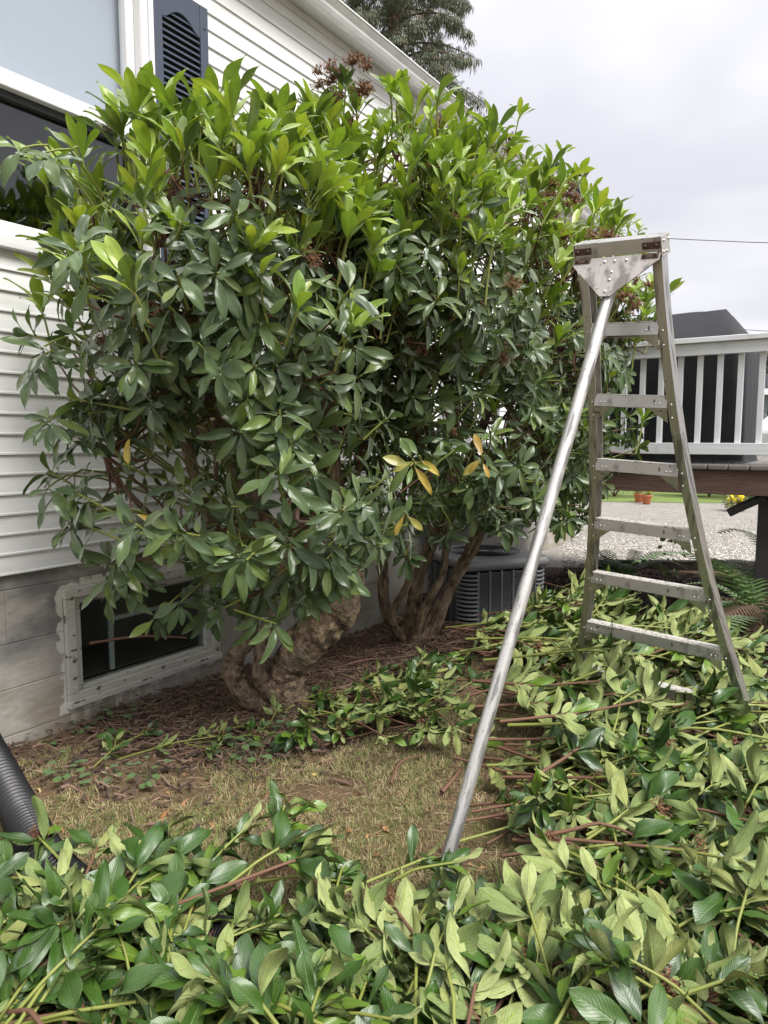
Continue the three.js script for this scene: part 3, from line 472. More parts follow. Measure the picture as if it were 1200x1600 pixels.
  const plate = (() => { const q0 = [H.clone().addScaledVector(e, -hw), H.clone().addScaledVector(e, hw), H.clone().addScaledVector(e, hw).addScaledVector(pd, 0.03), tip.clone().addScaledVector(e, 0.02), tip.clone().addScaledVector(e, -0.02), H.clone().addScaledVector(e, -hw).addScaledVector(pd, 0.03)]; const n = q0.length, q = [...q0, ...q0.map((p) => p.clone().addScaledVector(pz, 0.005))], I = []; for (let i = 1; i < n - 1; i++) I.push(0, i + 1, i, n, n + i, n + i + 1); for (let i = 0; i < n; i++) { const j = (i + 1) % n; I.push(i, j, n + j, i, n + j, n + i); } const g = new THREE.BufferGeometry(); g.setAttribute('position', new THREE.Float32BufferAttribute(q.flatMap((p) => p.toArray()), 3)); g.setIndex(I); const m = g.toNonIndexed(); m.computeVertexNormals(); return uvBy(m, (x, y, w) => { const d = V(x, y, w).sub(H); return [d.dot(e) * 3, d.dot(pd) * 1.6]; }); })();
  part('plate', plate, M.plate, pl);
  const stud = (p, r, m, name) => { const q = new THREE.SphereGeometry(r, 10, 6); q.translate(p.x, p.y, p.z); return q; };
  part('rivets', merge([[-0.04, 0.022], [0.0, 0.022], [0.045, 0.022], [0, 0.07], [0, 0.105], [-0.004, 0.155]].map(([a, b]) => stud(H.clone().addScaledVector(e, a).addScaledVector(pd, b).addScaledVector(pz, 0.006), 0.006))), M.rivet, pl, true);
  for (const s of [-1, 1]) {
    const c = H.clone().addScaledVector(e, s * (hw - 0.035));
    const hg = part('hinge', mergeGeometries([bar(c.clone().addScaledVector(e, -0.032).addScaledVector(pd, 0.012).addScaledVector(pz, 0.008), c.clone().addScaledVector(e, 0.032).addScaledVector(pd, 0.012).addScaledVector(pz, 0.008), 0.02, 0.004, pz, 0.001), bar(c.clone().addScaledVector(e, -0.032).addScaledVector(u, 0.03).addScaledVector(z, -0.001), c.clone().addScaledVector(e, 0.032).addScaledVector(u, 0.03).addScaledVector(z, -0.001), 0.026, 0.004, z, 0.001)]), M.rust, pl);
    part('bolts', merge([-0.02, 0.02].flatMap((d) => [stud(c.clone().addScaledVector(e, d).addScaledVector(pd, 0.012).addScaledVector(pz, 0.011), 0.0065), stud(c.clone().addScaledVector(e, d).addScaledVector(u, 0.03).addScaledVector(z, 0.003), 0.0065)])), M.rust, hg, true);
  }
  const top = H.clone().addScaledVector(pd, 0.05).addScaledVector(pz, -0.028);
  const pg = tube([top, top.clone().lerp(foot, 0.5), foot], [0.0235, 0.0235, 0.0235], 24, 10, 0, 1);
  part('tripod_pole', pg, M.pole, k); part('pole_foot', tube([foot.clone().addScaledVector(pd, -0.06), foot.clone().addScaledVector(pd, 0.01)], [0.03, 0.03], 16, 1), M.rubber, k);
}

// ================================================================ leaves
const LEAFW = [[0, 0.011], [0.05, 0.010], [0.10, 0.015], [0.17, 0.045], [0.28, 0.095], [0.41, 0.134], [0.54, 0.152], [0.66, 0.152], [0.78, 0.129], [0.88, 0.089], [0.95, 0.044], [1, 0.003]];
function leafGeo(double, curl, fold, wave, twist, wmul = 1, sd = 0) {
  const rows = LEAFW.length, cols = 5, P = [], U = [], I = [[], []];
  const layers = double ? 2 : 1;
  for (let L = 0; L < layers; L++) for (let i = 0; i < rows; i++) for (let j = 0; j < cols; j++) {
    const [s, w] = LEAFW[i], q = (j / (cols - 1) - 0.5) * 2, x = q * w * wmul, ang = twist * s;
    const yy = curl ? Math.sin(s * curl) / curl : s, zz = curl ? -(1 - Math.cos(s * curl)) / curl : 0;
    const up = fold * Math.abs(q) * w + wave * Math.sin(s * 9 + q * 1.5 + sd) * Math.abs(q) * 0.05 - 0.35 * fold * q * q * w;
    P.push(x * Math.cos(ang) - up * Math.sin(ang), yy, zz + up * Math.cos(ang) + x * Math.sin(ang) - L * 0.004); U.push(j / (cols - 1), s);
  }
  for (let L = 0; L < layers; L++) for (let i = 0; i < rows - 1; i++) for (let j = 0; j < cols - 1; j++) { const a = L * rows * cols + i * cols + j, b = a + 1, c = a + cols, d = c + 1; if (L) I[1].push(a, c, b, b, c, d); else I[0].push(a, b, c, b, d, c); }
  const g = new THREE.BufferGeometry(); g.setAttribute('position', new THREE.Float32BufferAttribute(P, 3)); g.setAttribute('uv', new THREE.Float32BufferAttribute(U, 2)); g.setIndex([...I[0], ...I[1]]);
  if (double) { g.addGroup(0, I[0].length, 0); g.addGroup(I[0].length, I[1].length, 1); }
  g.computeVertexNormals(); return g;
}
function leafMatrix(base, dir, normal, len, wid) {
  const y = dir.clone().normalize(), z = normal.clone().addScaledVector(y, -normal.dot(y)); if (z.lengthSq() < 1e-5) z.set(0.3, 0.2, 0.9).addScaledVector(y, -z.dot(y)); z.normalize();
  const x = y.clone().cross(z); return new THREE.Matrix4().makeBasis(x.multiplyScalar(len * wid), y.multiplyScalar(len), z.multiplyScalar(len)).setPosition(base);
}
const perp = (a) => { const p = Math.abs(a.y) < 0.9 ? V(0, 1, 0) : V(1, 0, 0); return p.addScaledVector(a, -p.dot(a)).normalize(); };
// a whorl of leaves round a shoot tip; open = angle from the axis in radians
function whorl(tip, axis, n, open, len, droop, out, tone) {
  const p = perp(axis), q = axis.clone().cross(p), a0 = rnd() * 6.28;
  for (let i = 0; i < n; i++) {
    const a = a0 + i * 2.4 + rr(-0.25, 0.25), f = open * rr(0.65, 1.25), rad = p.clone().multiplyScalar(Math.cos(a)).addScaledVector(q, Math.sin(a));
    const d = axis.clone().multiplyScalar(Math.cos(f)).addScaledVector(rad, Math.sin(f)); d.y -= droop * rr(-0.2, 2.2); d.normalize();
    const nm = axis.clone().multiplyScalar(Math.sin(f)).addScaledVector(rad, -Math.cos(f)).addScaledVector(V(rr(-1, 1), rr(-0.2, 1), rr(-1, 1)), 0.22);
    const l = len * rr(0.6, 1.2), b = tip.clone().addScaledVector(axis, -rnd() * 0.05 * (1 + i * 0.06)).addScaledVector(rad, 0.004);
    out.push({ m: leafMatrix(b, d, nm, l, rr(0.7, 1.08)), l, b, d, tone: tone(i) });
  }
}
const leafBase = { roughness: 0.92, transmission: 0.34, clearcoat: 1.0, clearcoatRoughness: 0.24, side: THREE.DoubleSide, map: tLeaf };
const TONES = {                       // base colours
  old: [[0.070, 0.132, 0.024], [0.084, 0.152, 0.026], [0.056, 0.108, 0.022], [0.105, 0.172, 0.028]],
  mid: [[0.145, 0.225, 0.022], [0.105, 0.180, 0.022], [0.15, 0.235, 0.024]],
  young: [[0.32, 0.46, 0.026], [0.27, 0.41, 0.024], [0.38, 0.51, 0.032], [0.21, 0.34, 0.024]],
  yellow: [[0.55, 0.38, 0.03], [0.48, 0.45, 0.07]],
};
const LM = {}; for (const k in TONES) LM[k] = TONES[k].map((c) => PH({ ...leafBase, transmission: 0.42, color: rgb(...c) }));
const leafOne = leafGeo(false, 0.55, 0.42, 0.5, 0.0);
const leafKinds = [leafOne, leafGeo(false, 0.25, 0.55, 0.9, 0.25, 1, 1), leafGeo(false, 0.9, 0.35, 0.7, -0.2, 0.92, 2)];
const leafWhite = PH({ ...leafBase, transmission: 0.42, color: rgb(1, 1, 1) });

function flowerGeo(n, spread) {       // spent flower truss: stalks with shrivelled ends
  const gs = [];
  for (let i = 0; i < n; i++) { const a = i * 2.4, f = rr(0.15, 1) * spread, d = V(Math.sin(f) * Math.cos(a), Math.cos(f), Math.sin(f) * Math.sin(a)), L = rr(0.012, 0.052), e = d.clone().multiplyScalar(L); gs.push(tube([V(0, 0, 0), e.clone().multiplyScalar(0.5).add(V(0, 0.003, 0)), e], [0.0016, 0.0012, 0.0014], 4, 2)); for (let q = 0; q < 5; q++) { const c = rnd() * 6.28, w = rr(0.0012, 0.0030), l = rr(0.010, 0.026), t = V(Math.cos(c) * 0.55, -0.5 + rr(-0.5, 0.9), Math.sin(c) * 0.55), sx = V(-Math.sin(c), rr(-0.6, 0.6), Math.cos(c)), g = new THREE.BufferGeometry(), m = e.clone().addScaledVector(t, l * 0.5).add(V(rr(-1, 1) * 0.004, 0.003, rr(-1, 1) * 0.004)), f2 = e.clone().addScaledVector(t, l); g.setAttribute('position', new THREE.Float32BufferAttribute([e.x, e.y, e.z, m.x + sx.x * w, m.y + sx.y * w, m.z + sx.z * w, m.x - sx.x * w, m.y - sx.y * w, m.z - sx.z * w, f2.x + sx.x * w * 0.6, f2.y, f2.z + sx.z * w * 0.6, f2.x - sx.x * w * 0.5, f2.y - 0.003, f2.z], 3)); g.setAttribute('uv', new THREE.Float32BufferAttribute([0, 0, 1, 0, 0, 1, 1, 1, 0, 1], 2)); g.setIndex([0, 1, 2, 1, 3, 2, 2, 3, 4]); g.computeVertexNormals(); gs.push(g); } }
  return merge(gs);
}
const flowers = [flowerGeo(26, 1.3), flowerGeo(20, 1.0), flowerGeo(30, 1.6)];

// ---------------------------------------------------------------- a rhododendron: trunk and limbs given, crown = union of ellipsoids
function bush(name, label, o) {
  const k = thing(name, label, 'bush', o.base, 0, 'rhododendrons along the house wall'), B = o.base, loc = (p) => p.clone().sub(B);
  o.trunks.forEach((tr) => { const g = tube(tr.p.map(loc), tr.r, tr.sides ?? 18, tr.segs ?? 26, tr.g ?? 0.22, 1); uvBy(g, (x, y, z) => [0, 0]); const u = g.attributes.uv; const P = g.attributes.position; const nsd = (tr.sides ?? 18) + 1; for (let i = 0; i < P.count; i++) u.setXY(i, (i % nsd) / (nsd - 1) * (tr.r[0] > 0.06 ? 1 : 0.5), Math.floor(i / nsd) * 0.035); part(tr.name ?? 'trunk', g, M.bark, k); });
  const limbPts = o.trunks.flatMap((tr) => new THREE.CatmullRomCurve3(tr.p).getPoints(14).filter((p) => p.y > 0.35).map((p) => ({ p, r: tr.r[tr.r.length - 1] })));
  // limbs to cluster centres
  o.crown.forEach((c) => { c.ax = WD[0]; c.az = WD[1]; c.bx = WN[0]; c.bz = WN[1]; });
  const tips = [];
  const tot = o.crown.reduce((s, c) => s + c.n, 0);
  for (const c of o.crown) for (let i = 0, tries = 0; i < c.n && tries < c.n * 30; tries++) {
    const d = V(rr(-1, 1), rr(-1, 1), rr(-1, 1)); const l = d.length(); if (l > 1 || l < 0.1) continue; d.divideScalar(l);
    const lump = 1 + 0.30 * (n3(d.x * 2.6 + c.c.x * 3 + 20, d.y * 2.6 + 20, d.z * 2.6 + c.c.z * 3 + 40, 77) - 0.5) * 2;
    const s = (rnd() < 0.04 ? rr(1.03, 1.16) : rnd() < 0.68 ? rr(0.86, 1.03) : rr(0.5, 0.88)) * lump;
    const p = W(0, 0).set(c.c.x + (d.x * c.rt * c.ax + d.z * c.rn * c.bx) * s, c.c.y + d.y * (d.y < 0 ? c.rd ?? c.ry : c.ry) * s, c.c.z + (d.x * c.rt * c.az + d.z * c.rn * c.bz) * s);
    if (o.crown.some((q) => { if (q === c) return false; const cc = [q]; const t = ((p.x - q.c.x) * q.ax + (p.z - q.c.z) * q.az) / q.rt, n = ((p.x - q.c.x) * q.bx + (p.z - q.c.z) * q.bz) / q.rn, y = (p.y - q.c.y) / (p.y < q.c.y ? q.rd ?? q.ry : q.ry); return t * t + n * n + y * y < 0.62; })) { i += 0.35; continue; }
    if (o.keep && !o.keep(p)) { continue; }
    const [t, n] = toTN(p.x, p.z); if (n < 0.12) continue;
    if (d.z < -0.35 && rnd() < 0.55) { i += 0.6; continue; }              // the side against the wall stays thin
    const wn = V(d.x * c.ax / c.rt + d.z * c.bx / c.rn, d.y / c.ry, d.x * c.az / c.rt + d.z * c.bz / c.rn).normalize();
    tips.push({ p, out: wn, s, c }); i++;
  }
  // cluster the tips, carry each cluster on a branch from the nearest limb
  const K = Math.max(8, Math.round(tips.length / 13)), cen = []; for (let i = 0; i < K; i++) cen.push(tips[Math.floor(i * tips.length / K)].p.clone());
  for (let it = 0; it < 5; it++) { const sum = cen.map(() => [V(0, 0, 0), 0]); for (const t of tips) { let b = 0, bd = 1e9; cen.forEach((c, i) => { const d = c.distanceToSquared(t.p); if (d < bd) { bd = d; b = i; } }); t.k = b; sum[b][0].add(t.p); sum[b][1]++; } cen.forEach((c, i) => { if (sum[i][1]) c.copy(sum[i][0]).divideScalar(sum[i][1]); }); }
  const hub = []; let nb = 0;
  cen.forEach((c, i) => {
    let best = null, bd = 1e9; for (const q of limbPts) { const d = q.p.distanceTo(c) + (q.p.y > c.y - 0.1 ? 0.5 : 0); if (d < bd) { bd = d; best = q; } }
    const end = best.p.clone().lerp(c, 0.72), mid = best.p.clone().lerp(end, 0.5).add(V(rr(-0.06, 0.06), rr(-0.05, 0.03), rr(-0.06, 0.06)));
    const g = tube([best.p, mid, end].map(loc), [0.014, 0.010, 0.007], 7, 7, 0.12);
    part('branch', g, M.branch, k); hub.push({ end, mid, from: best.p }); nb++;
  });
  const twA = [], twB = [], leaves = [], trusses = [], cuts = [];
  for (const t of tips) {
    t.young2 = rnd() < 0.12; const h = hub[t.k], young = o.young(t), up = V(0, 1, 0);
    const axis = t.out.clone().multiplyScalar(young ? 0.45 : 0.8).addScaledVector(up, young ? 0.95 : 0.45).add(V(rr(-1, 1), rr(-0.6, 0.6), rr(-1, 1)).multiplyScalar(young ? 0.28 : 0.42)).normalize();
    const s = t.p.clone().addScaledVector(axis, -rr(0.14, 0.32)), from = h.end.clone().lerp(h.mid, rnd() * 0.5);
    twA.push(tube([from, from.clone().lerp(s, 0.55).addScaledVector(axis, -0.05), s].map(loc), [0.0065, 0.0055, 0.0045], 4, 4));
    twB.push(tube([s, s.clone().lerp(t.p, 0.5).add(V(rr(-0.01, 0.01), 0, rr(-0.01, 0.01))), t.p].map(loc), [0.0058, 0.0052, 0.0046], 5, 3));
    const sz = o.leaf * (young ? 1.22 : 1.05), nl = young ? 6 + ri(4) : 6 + ri(5);
    whorl(t.p, axis, nl, young ? 0.55 : 1.22, sz, young ? 0.03 : 0.30, leaves, () => (young ? (rnd() < 0.8 ? 'young' : 'mid') : rnd() < (o.midShare ?? 0.12) + (t.young2 ? 0.5 : 0) ? 'mid' : 'old'));
    if (!young && rnd() < 0.5) whorl(t.p.clone().addScaledVector(axis, -0.1), axis, 4, 1.5, sz * 0.95, 0.5, leaves, () => 'old');
    if (rnd() < (o.truss ?? 0.05) && t.p.y > 1.4) trusses.push([t.p.clone().addScaledVector(axis, 0.01), axis]);
  }
  if (o.extra) o.extra(leaves, twB, trusses, loc);
  part('twigs', merge(twA), M.redTwig, k, true); part('shoots', merge(twB), M.greenStem, k, true);
  // the 300 leaves that show largest in the picture become parts of their own, the rest one part; colours are drawn at random from the same tones in both
  for (const l of leaves) { const [px, py, D] = pixelOf(l.b.clone().addScaledVector(l.d, l.l * 0.5)); l.shownSize = px > -20 && px < 1220 && py > -20 && py < 1620 ? l.l / D : 0; }
  leaves.sort((a, b) => b.shownSize - a.shownSize);
  const lm = (l) => { const m = l.m.clone(); m.elements[12] -= B.x; m.elements[13] -= B.y; m.elements[14] -= B.z; return m; };
  leaves.slice(0, 290).forEach((l, i) => { const a = LM[l.tone], o2 = part('leaf', leafKinds[ri(3)], a[ri(a.length)], k); o2.matrix.copy(lm(l)); o2.matrix.decompose(o2.position, o2.quaternion, o2.scale); });
  const rest = leaves.slice(290), im = new THREE.InstancedMesh(leafOne, leafWhite, rest.length); im.name = 'foliage'; im.userData.kind = 'stuff'; im.castShadow = im.receiveShadow = true;
  const col = new THREE.Color(), sc = new THREE.Matrix4(); rest.forEach((l, i) => { const a = TONES[l.tone], c = a[ri(a.length)], f = rr(0.82, 1.18); im.setMatrixAt(i, lm(l).multiply(sc.makeScale(1, 1, rr(0.5, 1.5)))); im.setColorAt(i, col.setRGB(c[0] * f * rr(0.9, 1.12), c[1] * f, c[2] * f)); }); k.add(im);
  trusses.slice(0, 90).forEach(([p, a]) => { const f = part('withered_flower_cluster', flowers[ri(3)], M.deadFlower, k); f.position.copy(loc(p)); f.quaternion.setFromUnitVectors(V(0, 1, 0), a); f.scale.setScalar(rr(0.85, 1.25)); });
  (o.cuts ?? []).forEach(([p, d, r]) => { const c = part('pruned_stub', tube([p.clone().addScaledVector(d, -0.35), p.clone().addScaledVector(d, -0.15).add(V(0.01, 0, 0)), p].map(loc), [r, r, r], 10, 5), M.branch, k); const q = new THREE.CylinderGeometry(r * 0.96, r * 0.96, 0.003, 14); q.applyQuaternion(new THREE.Quaternion().setFromUnitVectors(V(0, 1, 0), d)); const e = loc(p).addScaledVector(d, 0.0015); q.translate(e.x, e.y, e.z); part('cut_face', q, M.cutWood, c); });
  console.log(name, 'tips', tips.length, 'leaves', leaves.length, 'branches', nb);
  return k;
}

// ---------------------------------------------------------------- the two rhododendrons
const D_ = atDepth;
bush('rhododendron', 'large rhododendron with gnarled forked trunk before the basement window', {
  base: onGround(432, 1112), leaf: 0.15, truss: 0.05, midShare: 0.10,
  trunks: [
    { p: [D_(446, 1150, 3.95), D_(447, 1105, 3.95), D_(448, 1075, 3.95), D_(444, 1050, 3.95), D_(464, 1018, 3.93), D_(496, 985, 3.92), D_(528, 945, 3.93), D_(540, 880, 3.95), D_(530, 800, 3.95), D_(500, 690, 3.95), D_(480, 580, 3.9)], r: [0.145, 0.118, 0.105, 0.102, 0.104, 0.11, 0.118, 0.09, 0.06, 0.045, 0.03], segs: 130, sides: 40, g: 0.17 },
    { p: [D_(452, 1125, 3.93), D_(424, 1110, 3.9), D_(390, 1088, 3.87), D_(366, 1052, 3.85), D_(370, 1025, 3.86), D_(388, 1000, 3.88), D_(392, 950, 3.92), D_(345, 850, 3.9), D_(300, 730, 3.8), D_(270, 600, 3.7)], r: [0.10, 0.07, 0.06, 0.055, 0.052, 0.048, 0.042, 0.038, 0.03, 0.02], segs: 110, sides: 28, g: 0.18 },
    { p: [D_(448, 1090, 3.9), D_(420, 1075, 3.84), D_(403, 1050, 3.82), D_(410, 1005, 3.84), D_(422, 950, 3.9), D_(402, 820, 3.95), D_(405, 700, 3.9), D_(390, 560, 3.75), D_(370, 440, 3.6)], r: [0.07, 0.045, 0.04, 0.038, 0.04, 0.038, 0.033, 0.028, 0.02], segs: 90, sides: 24, g: 0.17 },
    { p: [D_(440, 1118, 3.9), D_(470, 1140, 3.8), D_(490, 1165, 3.7)], r: [0.07, 0.04, 0.015], segs: 20, sides: 16, g: 0.15, name: 'root' },
    { p: [D_(440, 1118, 3.9), D_(415, 1140, 3.8), D_(385, 1158, 3.72)], r: [0.07, 0.035, 0.012], segs: 20, sides: 16, g: 0.15, name: 'root' },
    { p: [D_(430, 830, 3.95), D_(340, 700, 4.05), D_(230, 560, 3.6), D_(170, 430, 3.3)], r: [0.04, 0.03, 0.024, 0.016], g: 0.1, name: 'limb' },
    { p: [D_(528, 820, 3.95), D_(520, 640, 3.8), D_(540, 480, 3.7), D_(560, 370, 3.7)], r: [0.05, 0.032, 0.024, 0.016], g: 0.1, name: 'limb' },
    { p: [D_(405, 720, 3.9), D_(330, 640, 3.3), D_(300, 520, 3.1), D_(290, 400, 3.1)], r: [0.03, 0.022, 0.018, 0.013], g: 0.1, name: 'limb' },
    { p: [D_(520, 700, 3.95), D_(450, 560, 3.5), D_(430, 420, 3.3), D_(430, 330, 3.3)], r: [0.03, 0.024, 0.018, 0.013], g: 0.1, name: 'limb' },
    { p: [D_(380, 900, 3.9), D_(300, 860, 3.6), D_(230, 800, 3.4), D_(170, 740, 3.3)], r: [0.03, 0.022, 0.016, 0.012], g: 0.1, name: 'limb' },
    { p: [D_(500, 800, 3.9), D_(480, 760, 3.5), D_(470, 780, 3.2)], r: [0.025, 0.02, 0.012], g: 0.1, name: 'limb' },
  ],
  crown: [
    { c: W(0.82, 1.0, 2.12), rt: 0.98, rn: 0.82, ry: 0.97, rd: 0.85, n: 540 },
    { c: W(0.44, 1.1, 2.36), rt: 0.58, rn: 0.6, ry: 0.56, rd: 0.45, n: 105 },
    { c: W(0.78, 1.0, 1.35), rt: 0.95, rn: 0.80, ry: 0.6, rd: 0.62, n: 125 },
  ],
  young: (t) => t.p.y > 2.2 + rr(-0.42, 0.4) && t.out.y > 0.05 - rr(0, 0.35) && t.s > 0.72,
  cuts: [[D_(332, 655, 3.05), V(0.1, 0.85, 0.5).normalize(), 0.011], [D_(352, 540, 3.1), V(0.2, 0.95, 0.2).normalize(), 0.009], [D_(240, 520, 3.0), V(-0.6, 0.75, 0.2).normalize(), 0.008], [D_(528, 545, 3.2), V(0.3, 0.9, 0.3).normalize(), 0.009], [D_(553, 568, 3.2), V(0.5, 0.75, 0.4).normalize(), 0.009]],
  extra: (leaves, tw, tr) => {            // a few yellowing whorls and low drooping sprays seen in the photo
    for (const [px, py, D, n, tone] of [[645, 718, 2.8, 6, 'yellow'], [655, 712, 2.85, 3, 'yellow'], [755, 712, 3.2, 4, 'yellow'], [632, 800, 2.95, 2, 'yellow'], [265, 815, 3.1, 1, 'yellow'], [205, 795, 2.95, 1, 'yellow'], [193, 725, 2.9, 1, 'yellow']]) { const p = D_(px, py, D); whorl(p, V(rr(-0.3, 0.3), 0.5, 0.8).normalize(), n, 1.2, 0.13, 0.5, leaves, () => (n > 2 && rnd() < 0.35 ? 'mid' : tone)); tw.push(tube([p.clone().add(V(0.02, -0.06, -0.2)), p.clone().add(V(0.01, -0.02, -0.08)), p].map((q) => q.clone().sub(onGround(432, 1112))), [0.005, 0.005, 0.004], 5, 3)); }
    for (const [px, py, D] of [[75, 640, 2.95], [110, 690, 3.0], [95, 760, 3.05], [70, 560, 2.95], [130, 820, 3.1], [60, 230, 2.75], [225, 905, 3.3], [260, 960, 3.25], [185, 870, 3.2], [300, 905, 3.4], [345, 945, 3.45], [380, 930, 3.5], [160, 905, 3.2], [430, 905, 3.3], [490, 860, 3.0], [470, 905, 3.1], [520, 900, 3.1]]) for (let q = 0; q < 2; q++) { const p = D_(px + rr(-25, 25), py + rr(-20, 20), D); whorl(p, V(rr(-0.6, 0.4), 0.55, 0.6).normalize(), 7 + ri(3), 1.45, 0.15, 0.55, leaves, () => (rnd() < 0.2 ? 'mid' : 'old')); tw.push(tube([D_(400, 830, 3.8), p.clone().add(V(0.05, 0.05, -0.15)), p].map((r) => r.clone().sub(onGround(432, 1112))), [0.006, 0.005, 0.004], 5, 5)); }
    const a = D_(540, 135, 3.5); whorl(a, V(0, 1, 0.1).normalize(), 7, 0.6, 0.12, 0.05, leaves, () => 'old'); tw.push(tube([D_(530, 260, 3.6), D_(536, 190, 3.55), a].map((q) => q.clone().sub(onGround(432, 1112))), [0.006, 0.005, 0.004], 5, 4)); for (let i = 0; i < 13; i++) tr.unshift([a.clone().add(V(rr(-0.13, 0.13), rr(-0.07, 0.09), rr(-0.05, 0.07))), V(rr(-0.5, 0.5), 1, rr(-0.3, 0.3)).normalize()]);
  },
});
bush('rhododendron', 'multi-stemmed rhododendron spreading over the grey air-conditioning unit', {
  base: onGround(640, 1000), leaf: 0.128, truss: 0.10, midShare: 0.10,
  trunks: [
    { p: [D_(638, 1010, 5.35), D_(630, 985, 5.35), D_(605, 955, 5.3), D_(598, 895, 5.3), D_(590, 800, 5.2), D_(600, 650, 5.0), D_(590, 480, 4.8)], r: [0.075, 0.052, 0.043, 0.041, 0.036, 0.03, 0.02], segs: 70, sides: 24 },
    { p: [D_(648, 1010, 5.35), D_(645, 965, 5.35), D_(652, 905, 5.35), D_(672, 850, 5.3), D_(690, 740, 5.2), D_(720, 560, 5.0), D_(720, 420, 4.9)], r: [0.09, 0.06, 0.052, 0.048, 0.038, 0.03, 0.02], segs: 70, sides: 24 },
    { p: [D_(655, 1008, 5.3), D_(690, 945, 5.3), D_(722, 885, 5.3), D_(750, 830, 5.25), D_(800, 700, 5.2), D_(850, 560, 5.1), D_(880, 440, 5.1)], r: [0.08, 0.05, 0.044, 0.04, 0.034, 0.026, 0.018], segs: 70, sides: 24 },
    { p: [D_(645, 1008, 5.25), D_(662, 955, 5.2), D_(690, 900, 5.2), D_(700, 830, 5.2), D_(735, 720, 5.1)], r: [0.05, 0.035, 0.03, 0.028, 0.02], segs: 50, sides: 16 },
    { p: [D_(632, 1005, 5.3), D_(612, 965, 5.15), D_(640, 900, 5.1), D_(625, 820, 5.1), D_(640, 720, 5.0)], r: [0.04, 0.028, 0.025, 0.022, 0.018], segs: 50, sides: 16 },
    { p: [D_(672, 850, 5.3), D_(700, 790, 5.3), D_(760, 650, 5.0), D_(800, 480, 4.9)], r: [0.05, 0.04, 0.03, 0.018], g: 0.1, name: 'limb' },
    { p: [D_(690, 740, 5.2), D_(660, 620, 4.8), D_(650, 480, 4.6), D_(650, 330, 4.5)], r: [0.04, 0.03, 0.022, 0.014], g: 0.1, name: 'limb' },
    { p: [D_(800, 700, 5.2), D_(870, 640, 5.2), D_(930, 560, 5.3), D_(965, 470, 5.4)], r: [0.03, 0.024, 0.018, 0.012], g: 0.1, name: 'limb' },
    { p: [D_(720, 560, 5.0), D_(760, 420, 4.9), D_(770, 320, 4.9)], r: [0.03, 0.02, 0.013], g: 0.1, name: 'limb' },
  ],
  crown: [
    { c: W(1.85, 1.3, 2.45), rt: 0.9, rn: 0.80, ry: 0.89, rd: 0.95, n: 370 },
    { c: W(1.42, 1.45, 2.48), rt: 0.55, rn: 0.62, ry: 0.60, rd: 0.6, n: 170 },
    { c: W(2.75, 1.45, 2.35), rt: 0.95, rn: 0.80, ry: 0.92, rd: 1.15, n: 430 },
    { c: W(3.25, 1.55, 2.1), rt: 0.62, rn: 0.74, ry: 0.78, rd: 1.1, n: 280 },
    { c: W(2.3, 1.5, 1.45), rt: 0.9, rn: 0.6, ry: 0.6, rd: 0.45, n: 100 },
  ],
  // fills the saddle between the two crowns
  keep: (p) => { const [t, n] = toTN(p.x, p.z); return t < 3.82; },
  young: (t) => (t.p.y > 2.38 + rr(-0.45, 0.45) && t.out.y > 0.0 && t.s > 0.75) || rnd() < 0.06,
  extra: (leaves, tw, tr) => { const base = onGround(640, 1000);
    for (const [px, py, D] of [[600, 800, 4.3], [650, 790, 4.3], [690, 815, 4.4], [730, 790, 4.5], [770, 820, 4.5], [810, 800, 4.6], [850, 790, 4.7], [880, 810, 4.8], [700, 760, 4.3], [790, 760, 4.5], [620, 850, 4.3], [900, 740, 4.9], [830, 750, 4.6]]) for (let q = 0; q < 2; q++) { const p = D_(px + rr(-22, 22), py + rr(-22, 22), D); whorl(p, V(rr(-0.4, 0.6), 0.5, 0.6).normalize(), 7 + ri(3), 1.4, 0.14, 0.5, leaves, () => (rnd() < 0.25 ? 'mid' : 'old')); tw.push(tube([D_(px + 10, py - 90, D + 0.45), p.clone().add(V(0.03, 0.08, -0.15)), p].map((r) => r.clone().sub(base)), [0.006, 0.005, 0.004], 5, 5)); }
    for (const [px, py, D, s] of [[812, 178, 4.6, 0.13], [985, 345, 5.3, 0.10], [1000, 352, 5.3, 0.09], [880, 235, 5.0, 0.12], [975, 440, 5.4, 0.10], [1000, 430, 5.4, 0.10]]) { const p = D_(px, py, D); whorl(p, V(0.2, 1, 0.1).normalize(), 7, 0.75, s, 0.1, leaves, () => 'young'); tw.push(tube([D_(px - 45, py + 130, D), D_(px - 12, py + 50, D), p].map((q) => q.clone().sub(base)), [0.006, 0.005, 0.004], 5, 5)); tr.unshift([D_(px - 14, py + 55, D), V(0, 1, 0)], [D_(px - 20, py + 62, D), V(0.6, 0.7, 0).normalize()]); }
    for (const [px, py] of [[850, 300], [880, 330], [860, 370], [900, 300], [940, 370], [830, 330], [980, 470], [1000, 455], [800, 340]]) for (let i = 0; i < 3; i++) tr.unshift([D_(px + rr(-20, 20), py + rr(-15, 15), 4.25), V(rr(-1, 1), 0.6, rr(0, 1)).normalize()]); },
});

